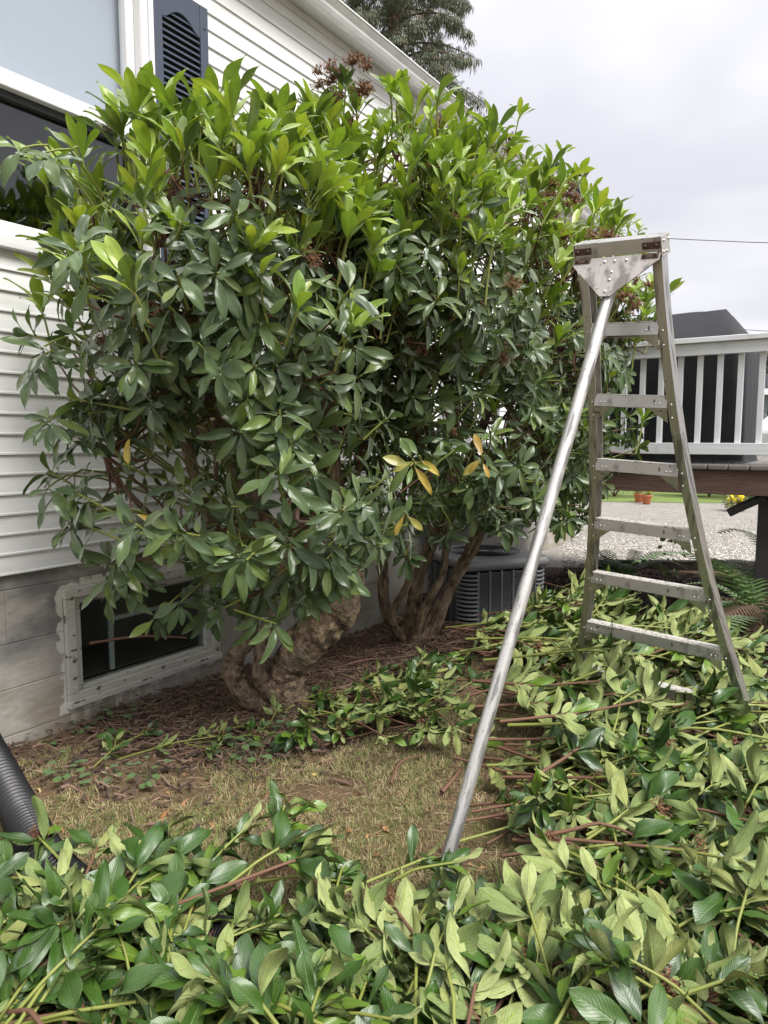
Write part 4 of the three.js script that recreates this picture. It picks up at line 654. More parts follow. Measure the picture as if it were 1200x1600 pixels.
// ================================================================ cut branches on the lawn
const TOPS = [[0.040, 0.098, 0.013], [0.054, 0.120, 0.016], [0.032, 0.076, 0.014], [0.12, 0.21, 0.022]].map((c) => PH({ color: rgb(...c), map: tLeaf, bumpMap: tLeafB, bumpScale: 0.002, roughness: 0.42, clearcoat: 0.35, clearcoatRoughness: 0.3 }));
const UNDERS = [[0.29, 0.345, 0.135], [0.37, 0.42, 0.19], [0.19, 0.25, 0.09], [0.30, 0.33, 0.12]].map((c) => S({ color: rgb(...c), map: tLeafUnder, bumpMap: tLeafB, bumpScale: -0.0025, roughness: 0.78 }));
const leafTwo = [leafGeo(true, 0.35, 0.35, 0.6, 0.1), leafGeo(true, 0.75, 0.45, 0.9, -0.25, 1, 1), leafGeo(true, 0.1, 0.3, 1.1, 0.3, 1, 2), leafGeo(true, -0.3, 0.4, 0.8, 0.0, 1.05, 3), leafGeo(true, 1.5, 1.1, 1.3, 0.7, 0.9, 4), leafGeo(true, 1.1, 0.8, 1.5, -0.8, 0.95, 5)];
function branchProto(under, L, nside, flat, reach) {        // lies along +x from its cut end; grows from y = 0
  const k = new THREE.Group(), lv = []; let up = under ? -1 : 1;
  const stem = (a, b, r0, r1, m, c = 0.05) => { const mid = a.clone().lerp(b, 0.5).add(V(0, rr(-0.2, 1) * c, rr(-1, 1) * c)); part('stem', tube([a, a.clone().lerp(mid, 0.6), mid, b], [r0, (r0 + r1) / 2, r1], 7, 8), m, k); return mid; };
  const red = rnd() < 0.35;
  const A = V(0, 0.02, 0), Bt = V(L, 0.06 + rr(0, 0.05), rr(-0.1, 0.1)), mid = stem(A, Bt, 0.0075, 0.0045, red ? M.redTwig : M.greenStem, 0.06);
  k.userData.desc = [under ? 'pale leaf backs up' : 'glossy leaf faces up', red ? 'red-brown stem' : 'yellow-green stem', nside === 1 ? 'single side shoot' : nside === 2 ? 'two side shoots' : 'three side shoots'];
  const tips = [[Bt, Bt.clone().sub(mid).normalize()], ...(rnd() < 0.5 ? [[A.clone().lerp(mid, 0.8), V(1, 0.1, 0)]] : [])];
  for (let i = 0; i < nside; i++) { const s = A.clone().lerp(mid, 0.5).lerp(Bt, rr(0.15, 0.75)), a = rr(0.4, 0.95) * (i % 2 ? 1 : -1), l = rr(0.16, 0.3), e = s.clone().add(V(Math.cos(a) * l, rr(0.0, 0.09), Math.sin(a) * l)); stem(s, e, 0.005, 0.004, M.greenStem, 0.02); tips.push([e, e.clone().sub(s).normalize()]); }
  for (const [p, ax] of tips) {
    const n = 7 + ri(4), pp = perp(ax), q = ax.clone().cross(pp), a0 = rnd() * 6;
    for (let i = 0; i < n; i++) {
      const a = a0 + i * 2.4, f = rr(0.5, 1.25), rad = pp.clone().multiplyScalar(Math.cos(a)).addScaledVector(q, Math.sin(a)), d = ax.clone().multiplyScalar(Math.cos(f)).addScaledVector(rad, Math.sin(f)); d.y = d.y * flat + rr(-0.14, 0.10) * reach; d.normalize();
      const nm = V(rr(-0.75, 0.75), up * (rnd() < 0.10 ? -1 : 1), rr(-0.75, 0.75)).addScaledVector(rad, -0.35), len = rr(0.09, 0.18);
      const m = leafMatrix(p.clone().addScaledVector(ax, -rnd() * 0.06), d, nm, len, under ? rr(0.72, 1.12) : rr(0.8, 1.25)); const o = part('leaf', leafTwo[rnd() < 0.78 ? ri(4) : 4 + ri(2)], [TOPS[rnd() < 0.8 ? ri(3) : 3], UNDERS[ri(4)]], k); m.decompose(o.position, o.quaternion, o.scale);
    }
  }
  if (rnd() < 0.4) { const f = part('withered_flower_cluster', flowers[ri(3)], M.deadFlower, k); f.position.copy(Bt); f.rotation.z = -1.1; f.scale.setScalar(0.95); }
  return k;
}
const protosU = [0, 1, 2, 3, 4, 5, 6, 7].map((i) => branchProto(true, rr(0.45, 0.8), 1 + (i % 3), 0.28, 1)), protosT = [0, 1, 2, 3, 4, 5, 6, 7].map((i) => branchProto(false, rr(0.42, 0.8), 1 + (i % 3), 0.34, 1.1));
let nBranch = 0;
function layBranch(under, p, yaw, pitch, roll, label, group, s = 1) {
  const src = under ? protosU[ri(8)] : protosT[ri(8)], o = src.clone(); o.name = numbered('cut_branch'); o.position.copy(p); o.rotation.order = 'YZX'; o.rotation.set(roll, yaw, pitch); o.scale.setScalar(s); o.userData = { label: `cut branch ${label}, ${src.userData.desc.join(', ')}`, category: 'branch', group }; scene.add(o); nBranch++; return o;
}
const inPoly = (P, x, z) => { let c = false; for (let i = 0, j = P.length - 1; i < P.length; j = i++) if ((P[i].z > z) !== (P[j].z > z) && x < (P[j].x - P[i].x) * (z - P[i].z) / (P[j].z - P[i].z) + P[i].x) c = !c; return c; };
function strew(poly, n, height, underShare, yaw0, yawSpread, label, group, s0 = 0.9, s1 = 1.1) {
  const P = poly.map(([x, y]) => onGround(x, y)), xs = P.map((p) => p.x), zs = P.map((p) => p.z), lo = [Math.min(...xs), Math.min(...zs)], hi = [Math.max(...xs), Math.max(...zs)];
  for (let i = 0, tr = 0; i < n && tr < n * 60; tr++) {
    const x = rr(lo[0], hi[0]), z = rr(lo[1], hi[1]); if (!inPoly(P, x, z)) continue;
    const yaw = yaw0 + rr(-1, 1) * yawSpread, s = rr(s0, s1), cx = x - Math.cos(yaw) * 0.3, cz = z + Math.sin(yaw) * 0.3;   // (x, z) is about the middle of the branch
    if (Math.hypot(cx, cz) < 0.9) continue;
    const y = groundY(x, z) + 0.01 + height(x, z) * Math.pow((i + 0.5) / n, 0.8) * rr(0.6, 1.05), pitch = rr(-0.14, 0.12);
    layBranch(rnd() < underShare, V(cx, Math.max(0.0, y - Math.sin(pitch) * 0.25), cz), yaw, pitch, rr(-0.45, 0.45), label, group, s); i++;
  }
}
// heap under and behind the ladder, mostly leaf backs up
strew([[650, 1085], [800, 1000], [900, 965], [1010, 1030], [1120, 1110], [1190, 1160], [1190, 1250], [1000, 1270], [860, 1250], [790, 1180]], 82, (x, z) => 0.36 - 0.18 * sstep(1.5, 2.2, x), 0.86, -0.35, 0.7, 'heaped beneath the ladder', 'branches heaped beneath the ladder', 1.0, 1.2);
strew([[470, 1140], [530, 1085], [660, 1070], [730, 1170], [620, 1180], [490, 1175]], 18, (x, z) => 0.12, 0.7, -0.6, 1.2, 'at the trunk foot', 'branches by the trunk', 0.75, 0.95);
strew([[900, 1270], [1000, 1265], [1260, 1190], [1290, 1480], [1000, 1520], [930, 1480], [890, 1390]], 56, () => 0.20, 0.52, 0.5, 1.4, 'before the ladder steps', 'branches before the ladder');
strew([[690, 1680], [800, 1640], [910, 1510], [1250, 1430], [1360, 1760], [1000, 1900], [650, 1900], [610, 1720]], 62, () => 0.15, 0.48, 1.4, 1.2, 'around the pole foot', 'branches around the pole foot');
strew([[770, 1190], [870, 1200], [920, 1290], [900, 1400], [830, 1350], [790, 1290]], 18, () => 0.09, 0.75, -0.3, 0.9, 'just behind the tripod pole', 'branches behind the pole', 0.8, 1.0);
// heap beside the black pipe, mostly upright dark leaves
strew([[-90, 1500], [60, 1475], [190, 1475], [270, 1540], [430, 1640], [620, 1730], [640, 1900], [-90, 1900]], 54, () => 0.15, 0.05, 0.9, 1.6, 'heaped beside the pipe', 'branches beside the pipe');
for (const [px, py, yaw, u] of [[255, 1490, 0.5, false], [345, 1600, 0.7, false], [430, 1620, 0.45, false], [540, 1640, 0.1, true], [500, 1680, 0.2, true], [560, 1680, 0.15, false]]) { const p = onGround(px, py); layBranch(u, V(p.x, 0.02, p.z), yaw, 0.1, 0.1, 'over bare dry lawn', 'branches over the bare lawn'); }
for (const [px, py, yaw, u] of [[250, 1190, 0.3, true], [330, 1165, 0.1, false], [420, 1165, 0.5, true], [210, 1205, 1.1, false]]) { const p = onGround(px, py); layBranch(u, V(p.x - 0.2, 0.0, p.z), yaw, 0.03, 0.1, 'below the basement window', 'branches below the basement window', 0.62); }
console.log('branches on the ground', nBranch);

// ================================================================ air conditioner
{
  const y0 = -0.2, H = 0.78, w = 0.80, c = W(3.72, 0.88);
  const k = thing('air_conditioner', 'grey outdoor air-conditioning unit with louvred sides beneath the bush', 'air conditioner', V(c.x, y0, c.z), TH - 0.62);
  const h = w / 2;
  part('base_pan', rbox(-h - 0.02, h + 0.02, 0, 0.05, -h - 0.02, h + 0.02, 0.02, 3), M.acDark, k);
  part('coil', rbox(-h + 0.045, h - 0.045, 0.05, H - 0.10, -h + 0.045, h - 0.045, 0.04, 2), M.acDark, k);
  const topg = rbox(-h - 0.015, h + 0.015, H - 0.10, H, -h - 0.015, h + 0.015, 0.055, 4); part('top_cover', topg, M.acTop, k);
  const fg = []; for (let r = 0.06; r < 0.33; r += 0.03) { const t = new THREE.TorusGeometry(r, 0.003, 5, 36); t.rotateX(Math.PI / 2); t.translate(0, H + 0.004, 0); fg.push(t); } part('fan_grille', merge(fg), M.acDark, k, true);
  for (let s = 0; s < 4; s++) {
    const f = grp('side_panel', k); f.rotation.y = s * Math.PI / 2;
    const cols = 5, span = w - 0.26, cw = span / cols, lv = [];
    for (let i = 0; i < cols; i++) for (let y = 0.075; y < H - 0.115; y += 0.0165) lv.push(prismX([[h - 0.03, y + 0.006], [h - 0.004, y], [h - 0.001, y + 0.004], [h - 0.03, y + 0.010]], -span / 2 + i * cw + 0.012, -span / 2 + (i + 1) * cw - 0.004));
    part('louvres', merge(lv), M.acBody, f, true);
    for (let i = 0; i <= cols; i++) part('rib', rbox(-span / 2 + i * cw - 0.005, -span / 2 + i * cw + 0.012, 0.05, H - 0.1, h - 0.03, h + 0.002, 0.003), M.acBody, f);
    const cr = grp('corner', k); cr.rotation.y = s * Math.PI / 2;            // bold rounded louvres at each corner
    for (let y = 0.06; y < H - 0.12; y += 0.036) { const pts = []; for (let a = 0; a <= 8; a++) { const q = a / 8 * Math.PI / 2, R = 0.125; pts.push(V(h - R + R * Math.sin(q), y + 0.012, h - R + R * Math.cos(q))); } part('louvre', tube(pts, [0.0125, 0.0125], 8, 10), M.acBody, cr); }
  }
}
// ================================================================ corrugated pipe
{
  const pts = [[-130, 1050], [-55, 1108], [-8, 1190], [38, 1280], [85, 1360], [170, 1425], [270, 1462], [350, 1475]].map(([x, y]) => onGround(x, y, 0.072));
  const c = new THREE.CatmullRomCurve3(pts), L = c.getLength(), per = 8, n = Math.round(L / 0.029), segs = n * per;
  const g = tube(pts, (u) => { const q = mod(u * n, 1), s = Math.cos(q * Math.PI * 2); return 0.066 + 0.0085 * Math.sign(s) * Math.pow(Math.abs(s), 0.45); }, 28, segs, 0, 1); g.computeVertexNormals();
  const k = thing('corrugated_pipe', 'black corrugated plastic drain pipe running down into the cut branches', 'pipe');
  part('pipe_body', g, M.pipe, k);
}
// ================================================================ sticks, litter, weeds, grass
{
  const LB = 'branches and sticks left under the bushes';
  const st = [[560, 1030, 640, 1062], [520, 1055, 610, 1040], [500, 1175, 700, 1135], [640, 1100, 745, 1085], [735, 1170, 752, 1090], [600, 1175, 690, 1165], [560, 1120, 690, 1128], [660, 1060, 760, 1030], [540, 1010, 620, 1020], [610, 1235, 660, 1190], [690, 1250, 720, 1210], [760, 1330, 900, 1290], [130, 990, 215, 985]];
  st.forEach(([a, b, c, d], i) => { const r = rr(0.005, 0.010); let p = onGround(a, b), q = onGround(c, d); if (i === st.length - 1) { p = W(0.42, 0.06, 0.42); q = W(0.80, 0.42, 0.42); } else { p.y = groundY(p.x, p.z) + r + 0.03; q.y = groundY(q.x, q.z) + r + rr(0.0, 0.08); } const m = p.clone().lerp(q, 0.5).add(V(rr(-0.03, 0.03), 0.02, rr(-0.03, 0.03)));
    const o = part('fallen_stick', tube([p, m, q], [r, r * 0.9, r * 0.6], 8, 8, 0.1), M.redTwig, scene); o.name = numbered('fallen_stick'); o.userData = { label: i === st.length - 1 ? 'broken brown stick held up before the basement window' : 'thin reddish-brown stick lying among the mulch and cuttings', category: 'stick', group: LB }; });
}
function scatter(name, geo, m, count, place, colors, kind = 'stuff') {
  const im = new THREE.InstancedMesh(geo, m, count), M4 = new THREE.Matrix4(), q = new THREE.Quaternion(), c = new THREE.Color(); let n = 0;
  for (let t = 0; n < count && t < count * 20; t++) { const r = place(); if (!r) continue; q.setFromEuler(r.e); M4.compose(r.p, q, r.s); im.setMatrixAt(n, M4); if (colors) { const k = colors[ri(colors.length)], f = rr(0.75, 1.25); im.setColorAt(n, c.setRGB(k[0] * f, k[1] * f, k[2] * f)); } n++; }
  im.count = n; im.name = name; im.castShadow = im.receiveShadow = true; scene.add(im); im.userData.kind = kind; return im;
}
const E3 = (x, y, z) => new THREE.Euler(x, y, z, 'YXZ');
{ // short dry grass over the trodden lawn
  const bl = []; for (let i = 0; i < 7; i++) { const a = rnd() * 6.28, h = rr(0.012, 0.034), l = rr(0.004, 0.03), w = 0.0011, cx = rr(-0.018, 0.018), cz = rr(-0.018, 0.018); const g = new THREE.BufferGeometry(), dx = Math.cos(a), dz = Math.sin(a); g.setAttribute('position', new THREE.Float32BufferAttribute([cx - dz * w, -0.004, cz + dx * w, cx + dz * w, -0.004, cz - dx * w, cx + dx * l * 0.5 - dz * w, h * 0.7, cz + dz * l * 0.5 + dx * w, cx + dx * l * 0.5 + dz * w, h * 0.7, cz + dz * l * 0.5 - dx * w, cx + dx * l * 1.3, h, cz + dz * l * 1.3], 3)); g.setIndex([0, 1, 2, 1, 3, 2, 2, 3, 4]); g.computeVertexNormals(); bl.push(g.toNonIndexed()); }
  const o = scatter('dry_grass', mergeGeometries(bl), S({ color: rgb(1, 1, 1), roughness: 0.95, side: THREE.DoubleSide }), 30000, () => {
    const x = rr(-2.4, 2.6), z = rr(-4.6, -1.4), [t, n] = toTN(x, z); if (n < 0.25 || Math.hypot(x, z) < 0.8) return null;
    const k = fbm(mod(x / 4, 1), mod(z / 4, 1), 12, 12, 4, 44); if (k < 0.40 + rr(-0.12, 0.1) + (n < 1.0 ? 0.12 : 0)) return null;
    return { p: V(x, groundY(x, z), z), e: E3(rr(-0.5, 0.5), rnd() * 6.28, rr(-0.5, 0.5)), s: V(1, rr(0.5, 1.3), 1).multiplyScalar(rr(0.8, 1.3)) };
  }, [[0.34, 0.27, 0.14], [0.28, 0.24, 0.12], [0.20, 0.22, 0.07], [0.13, 0.18, 0.05], [0.40, 0.33, 0.19], [0.22, 0.16, 0.09]]);
  o.userData.label = 'short dry trodden grass on the lawn';
}
{ // thatch: clippings and fibres lying on the lawn
  const g = new THREE.CylinderGeometry(0.0009, 0.0009, 0.05, 3, 1); g.rotateZ(Math.PI / 2);
  scatter('dry_thatch', g, S({ color: rgb(1, 1, 1), roughness: 1 }), 26000, () => { const x = rr(-2.4, 2.4), z = rr(-4.4, -1.4), [t, n] = toTN(x, z); if (n < 0.12 || Math.hypot(x, z) < 0.7) return null; return { p: V(x, groundY(x, z) + rr(0.001, 0.012), z), e: E3(rr(-0.2, 0.2), rnd() * 6.28, rr(-0.25, 0.25)), s: V(rr(0.4, 1.3), 1, 1) }; }, [[0.36, 0.27, 0.16], [0.24, 0.16, 0.09], [0.44, 0.35, 0.22], [0.17, 0.10, 0.06]]).userData.label = 'dead grass fibres lying on the lawn';
}
const dryLeaf = leafGeo(false, 1.0, 0.9, 1.6, 0.6);
scatter('leaf_fragments', dryLeaf, S({ color: rgb(1, 1, 1), roughness: 0.95, side: THREE.DoubleSide }), 1500, () => { const x = rr(-2.3, 1.6), z = rr(-4.4, -1.6), [t, n] = toTN(x, z); if (n < 0.05 || Math.hypot(x, z) < 0.8) return null; const l = 0.012 + 0.045 * rnd() * rnd(); return { p: V(x, groundY(x, z) + 0.008, z), e: E3(-Math.PI / 2 + rr(-0.5, 0.5), rnd() * 6.28, rr(-0.4, 0.4)), s: V(l * rr(0.8, 1.8), l, l) }; }, [[0.36, 0.19, 0.08], [0.25, 0.13, 0.07], [0.42, 0.30, 0.14], [0.10, 0.15, 0.04], [0.17, 0.10, 0.06]]).userData.label = 'torn brown and green leaf scraps on the lawn';
{ // bark mulch and twig litter along the wall and under both bushes, dark mulch under the deck
  const g = new RoundedBoxGeometry(0.055, 0.006, 0.012, 1, 0.002);
  scatter('bark_litter', g, S({ color: rgb(1, 1, 1), roughness: 1 }), 9000, () => { const t = rr(-0.2, 4.2), n = rr(0.0, 1.75); if (rnd() < sstep(0.7, 1.6, n) * 0.95 || (t < 0.35 && rnd() < 0.75)) return null; const p = W(t, n); p.y = groundY(p.x, p.z) + rr(0.0, 0.045); return { p, e: E3(rr(-0.6, 0.6), rnd() * 6.28, rr(-0.35, 0.35)), s: V(rr(0.4, 1.7), rr(0.6, 1.5), rr(0.4, 1.3)) }; }, [[0.10, 0.062, 0.045], [0.15, 0.092, 0.066], [0.07, 0.048, 0.037], [0.21, 0.14, 0.10]]).userData.label = 'reddish bark and twig litter along the wall';
  scatter('fine_twig_litter', new THREE.CylinderGeometry(0.0022, 0.0022, 0.16, 4, 1).rotateZ(Math.PI / 2), S({ color: rgb(1, 1, 1), roughness: 1 }), 2600, () => { const t = rr(0.3, 4.0), n = rr(0.02, 1.5); if (rnd() < sstep(0.7, 1.5, n)) return null; const p = W(t, n); p.y = groundY(p.x, p.z) + rr(0.01, 0.06); return { p, e: E3(rr(-0.3, 0.3), rnd() * 6.28, rr(-0.25, 0.25)), s: V(rr(0.4, 1.6), 1, 1) }; }, [[0.14, 0.08, 0.055], [0.09, 0.055, 0.042], [0.24, 0.165, 0.115]]).userData.label = 'fine brown twig litter under the bushes';
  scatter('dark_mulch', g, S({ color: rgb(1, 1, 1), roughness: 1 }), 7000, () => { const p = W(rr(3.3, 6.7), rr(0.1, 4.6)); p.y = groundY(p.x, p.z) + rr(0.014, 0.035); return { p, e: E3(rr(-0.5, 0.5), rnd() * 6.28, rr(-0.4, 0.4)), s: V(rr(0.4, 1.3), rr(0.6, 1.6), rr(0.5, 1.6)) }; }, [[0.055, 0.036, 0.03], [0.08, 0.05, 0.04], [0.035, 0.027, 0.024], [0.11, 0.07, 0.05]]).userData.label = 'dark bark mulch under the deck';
  scatter('drive_stones', new THREE.IcosahedronGeometry(0.014, 0), S({ color: rgb(1, 1, 1), roughness: 0.95, flatShading: true }), 9000, () => { const a = onGround(rr(880, 1260), 790 + 100 * Math.pow(rnd(), 0.35)); return { p: V(a.x, 0.018, a.z), e: E3(rnd() * 6, rnd() * 6, 0), s: V(rr(0.6, 1.6), rr(0.4, 0.9), rr(0.6, 1.5)) }; }, [[0.42, 0.40, 0.37], [0.30, 0.29, 0.27], [0.55, 0.53, 0.49], [0.36, 0.32, 0.27]]).userData.label = 'loose grey stones of the gravel drive';
}
{ // loose brown and yellow leaves, one by one
  const dm = [[0.30, 0.14, 0.06], [0.38, 0.20, 0.09], [0.22, 0.11, 0.06], [0.50, 0.38, 0.10]].map((c) => S({ color: rgb(...c), map: tLeaf, roughness: 0.9, side: THREE.DoubleSide }));
  const spots = [[445, 1297, 0], [300, 1250, 1], [270, 1270, 0], [480, 1212, 3], [398, 1210, 1], [540, 1300, 0], [560, 1245, 2], [620, 1225, 0], [130, 1205, 3], [150, 1222, 1], [345, 1330, 1], [505, 1252, 2], [590, 1290, 1], [640, 1255, 0], [655, 1240, 2], [380, 1255, 0], [240, 1225, 1], [430, 1240, 2], [350, 1205, 0], [520, 1330, 1], [600, 1345, 0], [175, 1165, 0], [290, 1145, 2], [470, 1330, 2], [690, 1330, 0], [700, 1350, 1], [610, 1210, 3], [330, 1285, 1]];
  spots.forEach(([x, y, c], i) => { const p = onGround(x + rr(-6, 6), y + rr(-4, 4)), o = part('fallen_leaf', dryLeaf, dm[c], scene), l = rr(0.05, 0.10), s = rr(0.6, 1.0); o.name = numbered('fallen_leaf'); o.position.set(p.x, groundY(p.x, p.z) + 0.016, p.z); o.rotation.set(-Math.PI / 2 + rr(-0.25, 0.25), rr(-0.3, 0.3), rnd() * 6.28); o.scale.set(l * s, l, l); o.userData = { label: c === 3 ? 'single yellow fallen leaf on the dry grass' : 'curled brown fallen leaf on the dry grass', category: 'leaf', group: c === 3 ? 'yellow leaves on the lawn' : 'brown leaves on the lawn' }; });
}
function weedAt(p, n, s, label, group, name = 'small_weed', category = 'weed') {
  const k = thing(name, label, category, p, rnd() * 6, group);
  for (let i = 0; i < n; i++) { const a = i * 2.4, h = rr(0.02, 0.09) * s, r = rr(0.02, 0.09) * s, e = V(Math.cos(a) * r, h, Math.sin(a) * r); part('stalk', tube([V(0, -0.01, 0), e.clone().multiplyScalar(0.5).add(V(0, 0.01, 0)), e], [0.0015, 0.0012, 0.001], 4, 3), M.weed, k); const o = part('leaf', leafOne, M.weed, k), d = V(Math.cos(a), 0.15, Math.sin(a)).normalize(); leafMatrix(e, d, V(0, 1, 0), rr(0.035, 0.06) * s, 2.4).decompose(o.position, o.quaternion, o.scale); }
}
for (const [px, py, s] of [[455, 1150, 1.1], [475, 1170, 1.0], [375, 1180, 1.1], [345, 1170, 1.0], [425, 1165, 1.2], [395, 1195, 0.9]]) { const p = onGround(px, py); p.y = groundY(p.x, p.z); weedAt(p, 9, s, 'low green weed growing at the foot of the gnarled trunk', 'weeds at the trunk'); }
for (const [t, n, s] of [[0.12, 0.09, 0.8], [0.33, 0.1, 0.8], [0.5, 0.12, 1.1], [0.72, 0.1, 0.7]]) { const p = W(t, n); p.y = groundY(p.x, p.z); weedAt(p, 7, s, 'small weed sprouting along the base of the foundation', 'weeds along the foundation'); }
for (const [px, py, s] of [[165, 1225, 1], [100, 1215, 1], [230, 1225, 1]]) { const p = onGround(px, py); p.y = groundY(p.x, p.z); weedAt(p, 10, s, 'low green weed in the dry lawn near the black pipe', 'weeds in the lawn'); }
for (const [px, py] of [[880, 955], [905, 950], [950, 960], [865, 930]]) { const p = onGround(px, py); p.y = 0.01; weedAt(p, 9, 1.6, 'small seedling in the dark mulch behind the ladder', 'seedlings in the mulch'); }
// ---------------------------------------------------------------- ferns
function frond(L, dead) {
  const gs = [], pts = []; for (let i = 0; i <= 6; i++) { const u = i / 6; pts.push(V(L * u, L * (1.25 * u - 1.05 * u * u) + 0.01, 0)); }
  gs.push(tube(pts, [0.003, 0.0022, 0.001], 4, 10)); const c = new THREE.CatmullRomCurve3(pts), n = 26;
  for (let i = 2; i < n; i++) for (const s of [-1, 1]) { const u = i / n, p = c.getPoint(u), t = c.getTangent(u), l = L * 0.17 * Math.pow(Math.sin(Math.PI * (0.12 + 0.86 * u)), 0.7) * rr(0.85, 1.1), w = L * 0.0125, d = V(t.x * 0.35, t.y * 0.35 - (dead ? 0.5 : 0.12), s).normalize(); const g = new THREE.BufferGeometry(), a = p.clone().addScaledVector(t, -w), b = p.clone().addScaledVector(t, w), m1 = p.clone().addScaledVector(d, l * 0.55).addScaledVector(t, -w * 0.9), m2 = p.clone().addScaledVector(d, l * 0.55).addScaledVector(t, w * 0.9), e = p.clone().addScaledVector(d, l); m1.y += 0.004; m2.y += 0.004; g.setAttribute('position', new THREE.Float32BufferAttribute([a, b, m1, m2, e].flatMap((q) => q.toArray()), 3)); g.setAttribute('uv', new THREE.Float32BufferAttribute([0, 0, 1, 0, 0, 1, 1, 1, 0.5, 1], 2)); g.setIndex([0, 1, 2, 1, 3, 2, 2, 3, 4]); g.computeVertexNormals(); gs.push(g); }
  return merge(gs);
}
const fr = [0.5, 0.62, 0.75].map((l) => frond(l, false)), fd = [0.45, 0.55].map((l) => frond(l, true));
function fernAt(p, n, nd, label, s = 1, a0 = 0, arc = 6.28) { const k = thing('sword_fern', label, 'fern', p, 0, 'ferns in the mulch bed'); for (let i = 0; i < n; i++) { const o = part('frond', fr[ri(3)], M.fern, k); o.rotation.order = 'YZX'; o.rotation.set(rr(-0.3, 0.3), a0 + arc * (i + rnd()) / n, rr(-0.15, 0.35)); o.scale.setScalar(s * rr(0.8, 1.1)); } for (let i = 0; i < nd; i++) { const o = part('dead_frond', fd[ri(2)], M.fernDead, k); o.rotation.order = 'YZX'; o.rotation.set(rr(-0.6, 0.6), rnd() * 6.28, rr(-0.9, -0.35)); o.position.y = 0.22; o.scale.setScalar(s * rr(0.8, 1.1)); } }
{ const g = (x, y, h = 0) => { const p = onGround(x, y); p.y = groundY(p.x, p.z) + 0.01 + h; return p; };
  fernAt(g(975, 912), 16, 0, 'dark green sword fern in the mulch bed beside the timber edging', 0.95);
  fernAt(g(1195, 1025, 0.06), 18, 26, 'sword fern with brown dead fronds hanging below its green ones', 1.6);
  fernAt(g(1215, 930), 12, 4, 'sword fern in the shade of the dark deck post', 1.35);
  const k = thing('leafy_vine', 'light green heart-leaved vine sprig rising behind the ladder steps', 'vine', g(1045, 915));
  const pp = [V(0, 0, 0), V(-0.03, 0.2, 0.02), V(0.03, 0.4, 0), V(0.0, 0.58, 0.03)]; part('stem', tube(pp, [0.003, 0.002, 0.0015], 5, 12), M.weed, k); const c = new THREE.CatmullRomCurve3(pp);
  for (let i = 0; i < 26; i++) { const p = c.getPoint(rr(0.1, 1)), a = rnd() * 6.28, d = V(Math.cos(a), -0.5, Math.sin(a)).normalize(), e = p.clone().addScaledVector(V(Math.cos(a), 0.1, Math.sin(a)), rr(0.03, 0.13)); part('stalk', tube([p, e], [0.001, 0.001], 4, 1), M.weed, k); const o = part('leaf', leafOne, LM.mid[ri(3)], k); leafMatrix(e, d, V(0.3, 0.6, 0.7), rr(0.05, 0.085), 2.1).decompose(o.position, o.quaternion, o.scale); }
}
// ---------------------------------------------------------------- beyond the drive: shrubs, pots
function shrubAt(p, r, h, n, label, cols, group, flower) {
  const k = thing('garden_shrub', label, 'shrub', p, 0, group), st = []; for (let i = 0; i < 7; i++) { const a = i * 2.4; st.push(tube([V(0, -0.02, 0), V(Math.cos(a) * r * 0.3, h * 0.4, Math.sin(a) * r * 0.3), V(Math.cos(a) * r * 0.6, h * 0.8, Math.sin(a) * r * 0.6)], [0.014, 0.01, 0.005], 5, 4)); } part('stems', merge(st), M.branch, k);
  const im = new THREE.InstancedMesh(leafOne, leafWhite, n), c = new THREE.Color(); for (let i = 0; i < n; i++) { const d = V(rr(-1, 1), rr(-0.8, 1), rr(-1, 1)); if (d.length() > 1) { d.normalize(); } const b = V(d.x * r, h * 0.5 + d.y * h * 0.5, d.z * r), q = cols[ri(cols.length)], f = rr(0.7, 1.3); im.setMatrixAt(i, leafMatrix(b, V(d.x + rr(-0.5, 0.5), 0.5 + rr(-0.6, 0.6), d.z + rr(-0.5, 0.5)), V(d.x, 0.9, d.z), rr(0.07, 0.13), rr(1, 1.8))); im.setColorAt(i, c.setRGB(q[0] * f, q[1] * f, q[2] * f)); } im.name = 'crown'; im.userData.kind = 'stuff'; im.castShadow = im.receiveShadow = true; k.add(im);
  if (flower) for (let i = 0; i < 14; i++) { const a = rnd() * 6.28, g = new THREE.IcosahedronGeometry(rr(0.035, 0.06), 1); g.translate(Math.cos(a) * r * rr(0.2, 0.9), h * rr(0.6, 1.0), Math.sin(a) * r * rr(0.2, 0.9)); part('blossom', g, flower, k); }
}
